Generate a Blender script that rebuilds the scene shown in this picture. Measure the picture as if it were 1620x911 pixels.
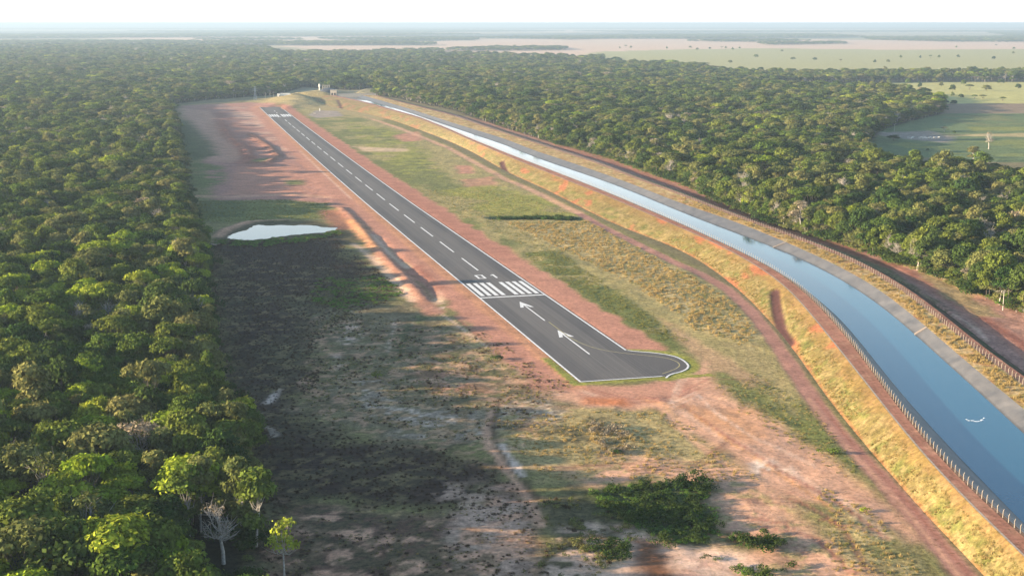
import bpy, bmesh, math, random
import numpy as np
from mathutils import Vector, Matrix
random.seed(7); RNG = np.random.default_rng(11)
for o in list(bpy.data.objects): bpy.data.objects.remove(o)
scene = bpy.context.scene
C = scene.collection
R = math.radians
# ------------------------------------------------------------------ camera
W_, H_, F_ = 1620.0, 911.0, 2150.0
CAMH = 120.0
HORIZON = 37.5
PITCH = math.atan((H_/2 - HORIZON)/F_)
cam = bpy.data.cameras.new('camera'); camo = bpy.data.objects.new('camera', cam); C.objects.link(camo)
cam.sensor_width = 36.0; cam.lens = 36.0*F_/W_; cam.clip_start = 1.0; cam.clip_end = 200000.0
camo.location = (0, 0, CAMH); camo.rotation_euler = (math.pi/2 - PITCH, 0, 0)
scene.camera = camo
# ------------------------------------------------------------------ light
SUN_EL, SUN_AZ = R(9.5), R(-97.0)          # azimuth clockwise from +Y
world = bpy.data.worlds.new('World'); scene.world = world; world.use_nodes = True
wn = world.node_tree.nodes; wl = world.node_tree.links
bg = wn['Background']; sky = wn.new('ShaderNodeTexSky'); sky.sky_type = 'NISHITA'; sky.sun_disc = False
sky.sun_elevation = SUN_EL; sky.sun_rotation = SUN_AZ % (2*math.pi)
sky.altitude = 300; sky.air_density = 1.0; sky.dust_density = 0.8; sky.ozone_density = 1.6
# pale haze band of the sky low over the horizon
wg = wn.new('ShaderNodeTexCoord'); wsep = wn.new('ShaderNodeSeparateXYZ'); wl.new(wg.outputs['Generated'], wsep.inputs[0])
wr = wn.new('ShaderNodeMapRange'); wr.interpolation_type = 'SMOOTHERSTEP'; wr.inputs[1].default_value = 0.0; wr.inputs[2].default_value = 0.26; wr.inputs[3].default_value = 1.0; wr.inputs[4].default_value = .0
wl.new(wsep.outputs[2], wr.inputs[0]); wm = wn.new('ShaderNodeMix'); wm.data_type = 'RGBA'; wm.inputs[7].default_value = (5.4, 5.45, 5.5, 1)
wl.new(wr.outputs[0], wm.inputs[0]); wl.new(sky.outputs[0], wm.inputs[6]); wl.new(wm.outputs[2], bg.inputs[0]); bg.inputs[1].default_value = 0.098
sl = bpy.data.lights.new('sun', 'SUN'); slo = bpy.data.objects.new('sun', sl); C.objects.link(slo)
sl.energy = 5.0; sl.angle = R(0.55); sl.color = (1.0, 0.80, 0.55)
sd = Vector((math.sin(SUN_AZ)*math.cos(SUN_EL), math.cos(SUN_AZ)*math.cos(SUN_EL), math.sin(SUN_EL)))
slo.rotation_euler = sd.to_track_quat('Z', 'Y').to_euler()
slo.location = (0, 0, 300)
vs = scene.view_settings; vs.view_transform = 'Standard'; vs.look = 'None'; vs.gamma = 1.0
vs.exposure = 1.95
HAZE_D = 0.00008
# ------------------------------------------------------------------ geometry of the view
sp_, cp_ = math.sin(PITCH), math.cos(PITCH)
def P(px, py, z=0.0):
    """point of the place that the photo shows at (px, py), at height z"""
    u = px - W_/2; v = py - H_/2
    dn = F_*sp_ + v*cp_; fw = F_*cp_ - v*sp_
    k = (CAMH - z)/dn
    return (u*k, fw*k, z)
def PX(pts, z=0.0): return np.array([P(a, b, z)[:2] for a, b in pts])
def tag(o, label=None, cat=None, group=None, kind=None):
    if label: o['label'] = label
    if cat: o['category'] = cat
    if group: o['group'] = group
    if kind: o['kind'] = kind
    return o
def empty(name, loc, rz=0.0):
    o = bpy.data.objects.new(name, None); C.objects.link(o); o.location = loc; o.rotation_euler = (0, 0, rz)
    o.empty_display_size = 1.0
    return o
def link(name, me, m, parent=None, loc=None, smooth=False):
    o = bpy.data.objects.new(name, me); C.objects.link(o)
    for mm in (m if isinstance(m, (list, tuple)) else [m]):
        me.materials.append(mm)
    if parent: o.parent = parent
    if loc: o.location = loc
    if smooth: me.shade_smooth()
    return o
def mesh_np(name, v, f, k=4):
    """fast mesh from numpy arrays, all faces with k corners"""
    v = np.asarray(v, dtype=np.float32); f = np.asarray(f, dtype=np.int32)
    me = bpy.data.meshes.new(name)
    me.vertices.add(len(v)); me.vertices.foreach_set('co', v.ravel())
    me.loops.add(f.size); me.loops.foreach_set('vertex_index', f.ravel())
    me.polygons.add(len(f)); me.polygons.foreach_set('loop_start', np.arange(0, f.size, k, dtype=np.int32))
    me.update(calc_edges=True)
    return me
def add_attr(me, name, arr, dom='POINT', typ='FLOAT'):
    a = me.attributes.new(name, typ, dom)
    if typ == 'FLOAT_COLOR':
        arr = np.asarray(arr, dtype=np.float32)
        if arr.shape[1] == 3: arr = np.concatenate([arr, np.ones((len(arr), 1), np.float32)], 1)
        a.data.foreach_set('color', arr.ravel())
    else:
        a.data.foreach_set('value', np.asarray(arr).ravel())
# ------------------------------------------------------------------ noise in numpy
def vnoise(x, y, seed=0):
    xi = np.floor(x).astype(np.int64); yi = np.floor(y).astype(np.int64)
    xf = x - xi; yf = y - yi
    xf = xf*xf*(3-2*xf); yf = yf*yf*(3-2*yf)
    def h(a, b):
        n = (a*374761393 + b*668265263 + seed*974711) & 0xFFFFFFFF
        n = ((n ^ (n >> 13))*1274126177) & 0xFFFFFFFF
        return ((n ^ (n >> 16)) & 0xFFFF)/65535.0
    a = h(xi, yi); b = h(xi+1, yi); c = h(xi, yi+1); d = h(xi+1, yi+1)
    return (a*(1-xf)+b*xf)*(1-yf) + (c*(1-xf)+d*xf)*yf
def fbm(x, y, scale, oct=4, seed=0):
    r = np.zeros_like(x); amp = 1.0; tot = 0.0; s = 1.0/scale
    for i in range(oct):
        r += amp*vnoise(x*s+17.3*i, y*s-9.1*i, seed+i); tot += amp; amp *= .55; s *= 2.03
    return r/tot
def sstep(a, b, x):
    t = np.clip((x-a)/(b-a), 0, 1); return t*t*(3-2*t)
def poly_sd(x, y, poly):
    """signed distance to a polygon, negative inside"""
    d = np.full(x.shape, 1e18); ins = np.zeros(x.shape, bool)
    n = len(poly)
    for i in range(n):
        ax, ay = poly[i]; bx, by = poly[(i+1) % n]
        ex, ey = bx-ax, by-ay; L = ex*ex+ey*ey+1e-9
        t = np.clip(((x-ax)*ex+(y-ay)*ey)/L, 0, 1)
        d = np.minimum(d, (x-ax-t*ex)**2+(y-ay-t*ey)**2)
        cnd = ((ay > y) != (by > y))
        if cnd.any():
            xx = ax + (y-ay)*ex/(ey if ey != 0 else 1e-9)
            ins ^= cnd & (x < xx)
    d = np.sqrt(d)
    return np.where(ins, -d, d)
def line_d(x, y, pl):
    d = np.full(x.shape, 1e18)
    for i in range(len(pl)-1):
        ax, ay = pl[i]; bx, by = pl[i+1]
        ex, ey = bx-ax, by-ay; L = ex*ex+ey*ey+1e-9
        t = np.clip(((x-ax)*ex+(y-ay)*ey)/L, 0, 1)
        d = np.minimum(d, (x-ax-t*ex)**2+(y-ay-t*ey)**2)
    return np.sqrt(d)
# ------------------------------------------------------------------ runway frame
pn = np.array(P(917, 604.5)[:2]); pf = np.array(P(551.7, 300)[:2])
RD = (pf-pn)/np.linalg.norm(pf-pn); RN = np.array([RD[1], -RD[0]])      # along, to the right
qn = np.array(P(992, 553.7)[:2])
RWW = float((qn-pn) @ RN)
pe = np.array(P(410, 170)[:2]); RLEN = float((pe-pn) @ RD); BEND = float((pe-pn) @ RN)
S1 = float((pf-pn) @ RD)
def bend(s):
    t = np.clip((s-S1*0.8)/(RLEN-S1*0.8), 0, None); return BEND*t**1.3
def RW(s, t):
    s = np.asarray(s, float); t = np.asarray(t, float)
    b = bend(s)+t
    return pn[0]+RD[0]*s+RN[0]*b, pn[1]+RD[1]*s+RN[1]*b
def to_rw(x, y):
    s = (x-pn[0])*RD[0]+(y-pn[1])*RD[1]; t = (x-pn[0])*RN[0]+(y-pn[1])*RN[1]
    return s, t-bend(s)
def px_rw(a, b):
    x, y, _ = P(a, b); s, t = to_rw(np.array(x), np.array(y)); return float(s), float(t)
print('RUNWAY width %.1f length %.1f bend %.1f' % (RWW, RLEN, BEND))
# ------------------------------------------------------------------ canal edges, X as a function of Y
ZC, ZW = 6.0, 3.2
E_T = [(538,172),(583,181),(622,191),(672,209),(709,223),(746,240),(800,272),(863,300),(974,357),(1080,395),(1143,437),(1190,478),(1222,515),(1240,533),(1264,565),(1289,604),(1316,644),(1366,702),(1417,762),(1484,840),(1559,911)]
E_CL = [(538,155),(573,162),(615,174),(659,186),(709,206),(746,223),(800,246),(846,265),(934,300),(955,308),(1080,362),(1123.7,380),(1163,401),(1210.7,427.4),(1238,447),(1270,481),(1297.6,516),(1333,560),(1367,602),(1417,668),(1484,749),(1552,820),(1619,874)]
E_FL = [(545,154),(578,160.5),(620,172),(664,184),(714,203.5),(751,220),(806,243),(852,261),(940,296),(1083,357),(1139.5,384),(1179,402),(1218.6,422.5),(1248,441),(1278,465),(1307.5,497),(1337,529),(1357,555),(1390,604),(1420,644),(1453,685),(1486,726),(1519,764),(1552,797),(1585,824),(1620,850)]
E_WR = [(556,151),(572,157),(600,165),(628,172),(652,179.5),(696,194),(740,210),(800,230),(846,249),(886,263),(923,275),(1000,302),(1080,337),(1147,363),(1193,380),(1246,399),(1294,421.5),(1337,445),(1396,484),(1420,504),(1464,544),(1531,604),(1585,652),(1620,687)]
E_LR = [(563,148),(647,172),(721,196),(800,220),(842,237),(894,254),(936,268),(1000,291),(1080,323),(1163,350),(1210,369),(1247,384.5),(1288,402),(1327,421.5),(1367,440),(1414,474),(1470,520),(1514,560),(1567,604),(1620,646)]
E_FR = [(570,146),(622,159),(709,181),(770,202),(800,212),(849,228),(899,244),(948,260),(1000,281),(1080,310),(1163,343),(1247,373),(1314,397),(1380,429),(1430,460),(1497,514),(1547,560),(1614,602)]
E_WL = [(1278,460),(1317,489),(1347,522),(1377,561),(1410,604),(1469,672),(1519,725),(1568,774),(1620,827)]
def edge_fn(pts, z, sm=6):
    a = PX(pts, z); i = np.argsort(a[:, 1]); a = a[i]
    Y = np.arange(150, 2400, 5.0)
    s0 = (a[3, 0]-a[0, 0])/(a[3, 1]-a[0, 1])*1.1
    X = np.interp(Y, a[:, 1], a[:, 0]); lo = Y < a[0, 1]; X[lo] = a[0, 0]+(Y[lo]-a[0, 1])*s0
    s1 = (a[-1, 0]-a[-3, 0])/(a[-1, 1]-a[-3, 1]); hi = Y > a[-1, 1]; X[hi] = a[-1, 0]+(Y[hi]-a[-1, 1])*s1
    for _ in range(sm):
        k = np.ones(9)/9; Xp = np.concatenate([2*X[0]-X[4:0:-1], X, 2*X[-1]-X[-2:-6:-1]]); X = np.convolve(Xp, k, 'valid')
    return lambda y: np.interp(y, Y, X)
fT = edge_fn(E_T, 0); fCL = edge_fn(E_CL, ZC); fFL0 = edge_fn(E_FL, ZC); fWR = edge_fn(E_WR, ZW); fLR = edge_fn(E_LR, ZC); fFR = edge_fn(E_FR, ZC+.3); fWL0 = edge_fn(E_WL, ZW)
YWL = P(1280, 462, ZW)[1]
fFL = lambda y: np.maximum(fFL0(y)-3.0*np.clip((y-900)/500, 0, 1), fCL(y)+2.6-1.8*np.clip((y-900)/500, 0, 1))
fLL = lambda y: fFL(y)+1.1-.9*np.clip((y-900)/500, 0, 1)
def fWL(y):
    a = fWL0(y); b = fLL(y)+4.6-4.3*np.clip((y-900)/500, 0, 1); w = np.clip((y-YWL*0.92)/(YWL*.08), 0, 1); return np.minimum(np.maximum(a*(1-w)+b*w, fLL(y)+1.8-1.5*np.clip((y-900)/500, 0, 1)), fWR(y)-4.0)
fRO = lambda y: fFR(y)+4.2
fRT = lambda y: fRO(y)+6.5
YEND = P(545, 151, ZC)[1]
for py in (170, 250, 350, 450, 600, 800):
    y = P(800, py, ZC)[1]
    print('canal y=%.0f' % y, ['%.1f' % float(f(y)-fT(y)) for f in (fCL, fFL, fLL, fWL, fWR, fLR, fFR)])
# ------------------------------------------------------------------ materials
def mat(name, col=None, rough=0.9, spec=0.2, metal=0.0):
    m = bpy.data.materials.new(name); m.use_nodes = True
    b = m.node_tree.nodes['Principled BSDF']
    if col: b.inputs['Base Color'].default_value = (*col, 1)
    b.inputs['Roughness'].default_value = rough
    b.inputs['Specular IOR Level'].default_value = spec
    b.inputs['Metallic'].default_value = metal
    return m
class NT:
    def __init__(s, m): s.t = m.node_tree; s.n = s.t.nodes; s.l = s.t.links; s.b = s.n.get('Principled BSDF')
    def new(s, t, **k):
        n = s.n.new(t)
        for a, v in k.items(): setattr(n, a, v)
        return n
    def co(s):
        return s.new('ShaderNodeNewGeometry').outputs['Position']
    def noise(s, vec, scale, detail=4, rough=.6, xyz=None):
        if xyz:
            mp = s.new('ShaderNodeMapping'); mp.inputs['Scale'].default_value = xyz; s.l.new(vec, mp.inputs[0]); vec = mp.outputs[0]
        n = s.new('ShaderNodeTexNoise'); n.inputs['Scale'].default_value = scale; n.inputs['Detail'].default_value = detail; n.inputs['Roughness'].default_value = rough
        s.l.new(vec, n.inputs['Vector']); return n.outputs['Fac']
    def ramp(s, fac, a, b, lo=0.0, hi=1.0):
        n = s.new('ShaderNodeMapRange'); n.inputs[1].default_value = a; n.inputs[2].default_value = b; n.inputs[3].default_value = lo; n.inputs[4].default_value = hi
        s.l.new(fac, n.inputs[0]); return n.outputs[0]
    def mix(s, fac, a, b, typ='MIX'):
        n = s.new('ShaderNodeMix', data_type='RGBA', blend_type=typ)
        for sock, v in ((n.inputs[0], fac), (n.inputs[6], a), (n.inputs[7], b)):
            if isinstance(v, (int, float)): sock.default_value = v
            elif isinstance(v, tuple): sock.default_value = (*v, 1)
            else: s.l.new(v, sock)
        return n.outputs[2]
    def math(s, op, a, b=None):
        n = s.new('ShaderNodeMath', operation=op)
        for sock, v in ((n.inputs[0], a), (n.inputs[1], b)):
            if v is None: continue
            if isinstance(v, (int, float)): sock.default_value = v
            else: s.l.new(v, sock)
        return n.outputs[0]
    def bump(s, h, dist, strength=1.0):
        n = s.new('ShaderNodeBump'); n.inputs['Distance'].default_value = dist; n.inputs['Strength'].default_value = strength
        s.l.new(h, n.inputs['Height']); s.l.new(n.outputs[0], s.b.inputs['Normal'])
# land: colour of each patch of ground is an attribute, fine texture is procedural
def land_material(name):
    m = mat(name, (0.2, .15, .1), 0.95, 0.1); t = NT(m); co = t.co()
    at = t.new('ShaderNodeAttribute', attribute_name='cover'); av = t.new('ShaderNodeAttribute', attribute_name='veg')
    n1 = t.noise(co, .55, 5, .68); n2 = t.noise(co, 2.6, 3, .6); n3 = t.noise(co, .09, 4, .6)
    soil = t.mix(1.0, at.outputs['Color'], t.ramp(n1, .3, .7, .74, 1.26), 'MULTIPLY')
    vg = t.mix(1.0, at.outputs['Color'], t.ramp(n1, .3, .7, .35, 1.65), 'MULTIPLY')
    vg = t.mix(1.0, vg, t.ramp(n2, .3, .7, .7, 1.3), 'MULTIPLY')
    c = t.mix(av.outputs['Fac'], soil, vg)
    c = t.mix(1.0, c, t.ramp(n3, .3, .7, .80, 1.20), 'MULTIPLY')
    n4 = t.noise(co, .9, 6, .75); n5 = t.noise(co, .22, 3, .6)
    fl = t.math('MULTIPLY', t.ramp(n4, .54, .60), t.ramp(n5, .42, .6, .05, .75))
    c = t.mix(fl, c, t.mix(1.0, c, (.42, .46, .34), 'MULTIPLY'))
    fl2 = t.math('MULTIPLY', t.ramp(n4, .44, .38), .35); c = t.mix(fl2, c, t.mix(1.0, c, (1.5, 1.45, 1.5), 'MULTIPLY'))
    t.l.new(c, t.b.inputs['Base Color'])
    h = t.math('ADD', t.math('MULTIPLY', n1, t.ramp(av.outputs['Fac'], 0, 1, .12, .38)), t.math('MULTIPLY', n2, .05))
    t.bump(h, 1.0, .8)
    return m
M_land = land_material('land')
def simple_noise_mat(name, ca, cb, scale, rough=.9, spec=.2, bumpd=0.0, xyz=None, lo=.35, hi=.65):
    m = mat(name, ca, rough, spec); t = NT(m); co = t.co(); n = t.noise(co, scale, 5, .65, xyz)
    t.l.new(t.mix(t.ramp(n, lo, hi), ca, cb), t.b.inputs['Base Color'])
    if bumpd: t.bump(n, bumpd)
    return m
# ------------------------------------------------------------------ ground sheet
def spaced(a, b, d0, g, dmax):
    r = [a]; d = d0
    while r[-1] < b: r.append(r[-1]+d); d = min(d*g, dmax)
    return r
ys = list(np.arange(225, 720, 1.5)) + spaced(720, 2500, 1.5, 1.006, 7.0) + spaced(2510, 75000, 9, 1.045, 2500)[0:]
ys = [-4000, -1500, -500, -100, 60, 120, 160, 190, 210] + ys
xr = spaced(345, 1100, 1.2, 1.02, 9) + spaced(1115, 45000, 16, 1.07, 3000)
xl = [-v for v in spaced(165, 1100, 1.2, 1.02, 9) + spaced(1115, 45000, 16, 1.07, 3000)][::-1]
xs = xl + list(np.arange(-163.8, 344.5, 1.1)) + xr
xs = np.array(sorted(set(np.round(xs, 2)))); ys = np.array(sorted(set(np.round(ys, 2))))
GX, GY = np.meshgrid(xs, ys); nx, ny = len(xs), len(ys)
gx = GX.ravel(); gy = GY.ravel()
print('ground verts', nx*ny)
COL = dict(
 dry=(.34,.26,.115), olive=(.20,.175,.065), green=(.135,.150,.042), dgreen=(.060,.085,.028), lime=(.26,.25,.05),
 straw=(.46,.34,.16), red=(.45,.21,.14), redd=(.31,.12,.08), pink=(.57,.315,.20), pinkl=(.65,.43,.31), orange=(.58,.28,.12),
 sand=(.64,.49,.39), white=(.80,.70,.58), brush=(.050,.030,.021), brushg=(.085,.072,.036), mauve=(.36,.18,.135), brown=(.24,.11,.07),
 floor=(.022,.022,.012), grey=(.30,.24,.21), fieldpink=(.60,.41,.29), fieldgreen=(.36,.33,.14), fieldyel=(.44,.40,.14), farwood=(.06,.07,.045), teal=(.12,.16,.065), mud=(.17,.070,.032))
cov = np.tile(np.array([.18,.15,.075]), (nx*ny, 1)); veg = np.full(nx*ny, .6)
nA = fbm(gx, gy, 14, 4, 3); nB = fbm(gx, gy, 5, 3, 9); nC = fbm(gx, gy, 40, 4, 21); nS = fbm(gx, gy*1.0, 3.0, 2, 33)
def put(mask, col, v):
    global cov, veg
    c = np.array(COL[col] if isinstance(col, str) else col)
    cov += (c-cov)*mask[:, None]; veg += (v-veg)*mask
def paint(pts, col, v=0.0, soft=3.0, wob=4.0, a=1.0, brk=None, z=0.0, seed=None):
    """a patch of ground with its own cover; brk=(lo,hi,which) breaks it up into clumps"""
    pl = PX(pts, z); lo = pl.min(0)-soft-wob-6; hi = pl.max(0)+soft+wob+6
    i = np.where((gx > lo[0]) & (gx < hi[0]) & (gy > lo[1]) & (gy < hi[1]))[0]
    if not len(i): return
    x, y = gx[i], gy[i]; d = poly_sd(x, y, pl)
    w = (fbm(x, y, 9, 3, seed or 51)-.5)*2*wob
    m = a*(1-sstep(-soft, soft, d+w))
    if brk:
        n = {'A': nA, 'B': nB, 'C': nC, 'S': nS}[brk[2]][i]; m = m*sstep(brk[0], brk[1], n)
    mm = np.zeros(nx*ny); mm[i] = m; put(mm, col, v)
def track(pts, width, col, v=0.0, soft=1.0, wob=.6, a=1.0, brk=None, z=0.0):
    pl = PX(pts, z); pad = width+soft+wob+4; lo = pl.min(0)-pad; hi = pl.max(0)+pad
    i = np.where((gx > lo[0]) & (gx < hi[0]) & (gy > lo[1]) & (gy < hi[1]))[0]
    x, y = gx[i], gy[i]; d = line_d(x, y, pl)-width/2 + (fbm(x, y, 6, 3, 77)-.5)*2*wob
    m = a*(1-sstep(-soft, soft, d))
    if brk:
        n = {'A': nA, 'B': nB, 'C': nC, 'S': nS}[brk[2]][i]; m = m*sstep(brk[0], brk[1], n)
    mm = np.zeros(nx*ny); mm[i] = m; put(mm, col, v)
# --- distant country, far to near
put(sstep(2000, 2600, gy), (.30,.25,.14), .2)
L, Rr = -400, 2020
paint([(L,38.6),(Rr,38.6),(Rr,47),(1000,46),(L,48)], 'farwood', .2, 300, 300)
paint([(L,40.5),(1800,40.5),(1800,41.5),(L,41.5)], 'fieldpink', .1, 60, 200, .6)
paint([(L,44),(200,43),(500,46),(900,45),(760,47.5),(300,48),(L,48)], 'fieldpink', .1, 60, 200, .6)
paint([(500,50),(900,47),(1300,46),(Rr,46),(Rr,53),(1500,52),(1200,51),(700,52)], 'fieldpink', .1, 60, 120, .8)
paint([(L,50),(250,50),(500,48),(760,54),(1060,51),(1300,53),(1400,60),(1100,63),(700,61),(L,62)], 'farwood', .3, 60, 120)
paint([(150,60),(480,57),(660,58),(780,61),(600,65),(300,66)], 'fieldpink', .1, 40, 60)
paint([(420,72),(700,62),(1000,62),(Rr,66),(Rr,82),(1100,84),(900,92),(640,90)], 'fieldpink', .1, 40, 60)
paint([(230,66),(520,68),(640,68),(700,72),(480,73),(200,70)], 'farwood', .3, 30, 50)
paint([(500,62),(720,60),(760,64),(600,67)], 'farwood', .3, 30, 50)
paint([(900,92),(960,80),(1200,77),(Rr,79),(Rr,140),(1000,130)], 'fieldgreen', .15, 30, 40)
paint([(950,68),(1250,64),(Rr,68),(Rr,77),(1400,79),(1150,76),(960,82)], 'fieldpink', .1, 25, 40)
paint([(1300,145),(1280,133),(Rr,126),(Rr,172),(1460,168),(1380,150)], 'fieldyel', .2, 8, 10)
paint([(1490,168),(Rr,166),(Rr,186),(1480,185)], (.24,.17,.11), .2, 6, 8)
paint([(1370,240),(1400,196),(1500,184),(Rr,184),(Rr,275),(1560,262),(1400,250)], 'teal', .7, 8, 10)
paint([(1400,232),(1640,226),(Rr,230),(Rr,262),(1500,255)], 'lime', .7, 5, 8, .45, (.45,.6,'C'))
paint([(1480,186),(Rr,186),(Rr,202),(1500,204)], 'olive', .7, 5, 8, .5, (.45,.6,'C'))
paint([(1380,215),(1470,212),(1510,222),(1500,232),(1400,222)], 'grey', .3, 6, 8, .8)
paint([(1470,218),(1620,216),(Rr,214),(Rr,220),(1620,222),(1500,220)], 'straw', .3, 4, 6, .8)
paint([(1530,206),(Rr,203),(Rr,210),(1540,212)], 'lime', .4, 5, 6, .6)
RZ = 3.4
def lift(pts):
    r = []
    for a, b in pts:
        x, y, _ = P(a, b, RZ); k = CAMH/(y*cp_+CAMH*sp_); r.append((W_/2+F_*x/(y*cp_+CAMH*sp_), H_/2+F_*(CAMH*cp_-y*sp_)/(y*cp_+CAMH*sp_)))
    return r
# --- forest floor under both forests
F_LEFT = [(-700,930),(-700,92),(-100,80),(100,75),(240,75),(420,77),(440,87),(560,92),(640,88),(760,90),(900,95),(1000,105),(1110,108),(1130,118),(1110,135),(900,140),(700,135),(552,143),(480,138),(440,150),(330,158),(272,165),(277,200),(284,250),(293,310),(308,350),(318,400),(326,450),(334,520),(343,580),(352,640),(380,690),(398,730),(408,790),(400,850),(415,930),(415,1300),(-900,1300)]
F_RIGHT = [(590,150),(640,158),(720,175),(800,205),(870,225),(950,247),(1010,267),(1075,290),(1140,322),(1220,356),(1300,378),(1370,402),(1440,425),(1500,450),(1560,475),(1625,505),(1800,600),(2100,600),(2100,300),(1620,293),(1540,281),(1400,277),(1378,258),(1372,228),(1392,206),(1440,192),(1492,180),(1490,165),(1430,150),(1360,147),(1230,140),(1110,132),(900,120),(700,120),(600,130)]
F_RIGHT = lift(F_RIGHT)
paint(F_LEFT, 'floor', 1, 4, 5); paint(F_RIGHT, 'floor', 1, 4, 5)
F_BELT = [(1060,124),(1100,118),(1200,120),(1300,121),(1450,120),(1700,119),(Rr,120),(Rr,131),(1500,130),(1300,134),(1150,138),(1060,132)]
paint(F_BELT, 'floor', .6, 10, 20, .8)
# --- airfield and clearing base
FIELD = [(285,166),(430,158),(560,166),(640,195),(800,275),(1100,420),(1290,610),(1560,915),(1580,1100),(300,1100),(430,911),(395,850),(400,760),(385,700),(350,640),(340,540),(325,430),(305,330),(290,250)]
paint(FIELD, 'olive', .7, 4, 3)
# far-left cleared soil
paint([(285,168),(430,160),(520,250),(580,330),(500,325),(340,318),(320,250)], 'mauve', .15, 5, 6)
paint([(300,170),(345,168),(400,215),(460,300),(400,305),(350,230)], 'redd', .1, 5, 6, .6, (.35,.6,'C'))
paint([(275,170),(330,175),(390,240),(370,258),(330,255),(310,222)], 'pink', .1, 6, 6, .5)
paint([(340,165),(430,175),(480,235),(500,262),(440,240),(380,190)], 'pinkl', .1, 6, 8, .45, (.4,.6,'C'))
paint([(265,185),(300,192),(335,225),(345,245),(300,256),(280,230)], 'dgreen', .8, 8, 6, .9)
paint([(292,256),(350,262),(362,285),(345,292),(300,300)], 'green', .8, 6, 6, .9, (.35,.5,'A'))
paint([(370,265),(460,262),(530,290),(540,312),(360,308)], 'red', .1, 5, 6, .8)
paint([(450,285),(478,285),(480,292),(455,293)], 'green', .7, 4, 4, .9)
paint([(395,252),(425,250),(420,258),(395,258)], 'green', .7, 5, 4, .8)
track([(345,190),(360,215),(385,235),(395,250),(380,258)], 14, 'redd', .2, 4, 3, .8)
track([(395,213),(425,232),(440,248),(425,258),(395,258)], 9, 'brown', .3, 3, 2, .8)
track([(300,310),(360,312),(450,307),(520,312)], 10, 'pink', .1, 5, 3, .7)
paint([(312,318),(450,316),(520,322),(515,345),(350,352),(300,348)], 'green', .8, 5, 5, .95)
paint([(312,318),(385,316),(388,342),(320,345)], 'dgreen', .8, 5, 5, .6)
paint([(335,385),(345,368),(380,352),(500,350),(560,365),(580,380),(520,395),(360,395)], 'brushg', .6, 4, 3)
track([(345,375),(362,362),(395,351),(450,349)], 7, 'pink', .1, 3, 1, .8)
# clearing, in the lee of the forest
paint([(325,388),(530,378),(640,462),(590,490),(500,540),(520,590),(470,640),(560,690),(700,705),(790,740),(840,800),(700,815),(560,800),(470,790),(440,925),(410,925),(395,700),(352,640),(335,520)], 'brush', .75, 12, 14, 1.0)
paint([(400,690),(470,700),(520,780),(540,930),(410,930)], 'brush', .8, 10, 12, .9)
paint([(500,440),(600,440),(640,465),(560,495),(490,480)], 'green', .8, 6, 8, .75, (.38,.5,'A'))
paint([(350,470),(500,470),(520,560),(440,600),(380,540)], 'brushg', .8, 8, 8, .8, (.45,.6,'C'))
paint([(500,490),(600,480),(690,490),(760,520),(830,580),(900,610),(930,640),(780,700),(640,700),(540,680),(480,640),(520,590)], (.19,.15,.085), .75, 10, 12)
paint([(500,500),(620,540),(660,600),(700,640),(560,650),(520,600)], 'green', .85, 5, 8, .5, (.47,.58,'B'))
paint([(640,560),(800,540),(860,600),(760,640),(660,620)], 'green', .85, 5, 8, .6, (.48,.6,'B'))
paint([(540,595),(600,600),(640,640),(760,650),(790,680),(740,700),(640,690),(580,650)], 'sand', .2, 4, 6, .85, (.44,.54,'B'))
paint([(540,595),(640,600),(790,660),(790,690),(640,700),(560,650)], 'olive', .8, 4, 6, .8, (.5,.56,'S'))
paint([(650,585),(730,590),(770,620),(700,625),(660,605)], 'red', .2, 4, 6, .8, (.35,.5,'B'))
paint([(700,500),(820,530),(880,590),(820,600),(740,560)], 'dry', .6, 5, 6, .8)
paint([(780,575),(860,590),(900,620),(800,620)], 'pink', .2, 4, 6, .6, (.35,.5,'A'))
for q in ([(545,515),(560,512),(580,530),(555,545),(540,560)], [(520,560),(540,558),(545,580),(530,590)], [(500,640),(520,630)], ):
    if len(q) > 2: paint(q, 'sand', .1, 2, 4, .9, (.4,.5,'S'))
track([(441,617),(432,628),(425,637)], 2.2, 'sand', 0, 1, 1.2, .9); track([(404,655),(396,664),(393,672)], 2.6, 'sand', 0, 1, 1.2, .9)
track([(412,672),(432,678),(434,690)], 2, 'sand', 0, 1, 1, .8); track([(338,530),(342,560),(345,600),(352,640)], 4, 'sand', .1, 2, 2.4, .75, (.45,.55,'B'))
track([(310,370),(325,390),(345,385)], 5, 'sand', .1, 2, 2.4, .6, (.45,.55,'B'))
track([(626,505),(620,530),(612,560)], 1.2, 'sand', 0, .8, .8, .8, (.35,.5,'S')); track([(655,505),(650,530),(645,555)], 1.8, 'sand', 0, .8, 1.4, .9, (.4,.5,'S'))
track([(690,490),(700,486)], 2.4, 'sand', 0, .8, 1, .9)
track([(680,486),(660,510),(640,530),(632,570)], 7, 'dgreen', .8, 3, 2, .8)
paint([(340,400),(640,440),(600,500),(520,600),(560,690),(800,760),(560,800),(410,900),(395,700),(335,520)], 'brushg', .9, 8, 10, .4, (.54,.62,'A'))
paint([(340,400),(640,440),(600,500),(520,600),(560,690),(800,760),(560,800),(410,900),(395,700),(335,520)], 'dry', .8, 8, 10, .3, (.56,.64,'B'))
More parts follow.
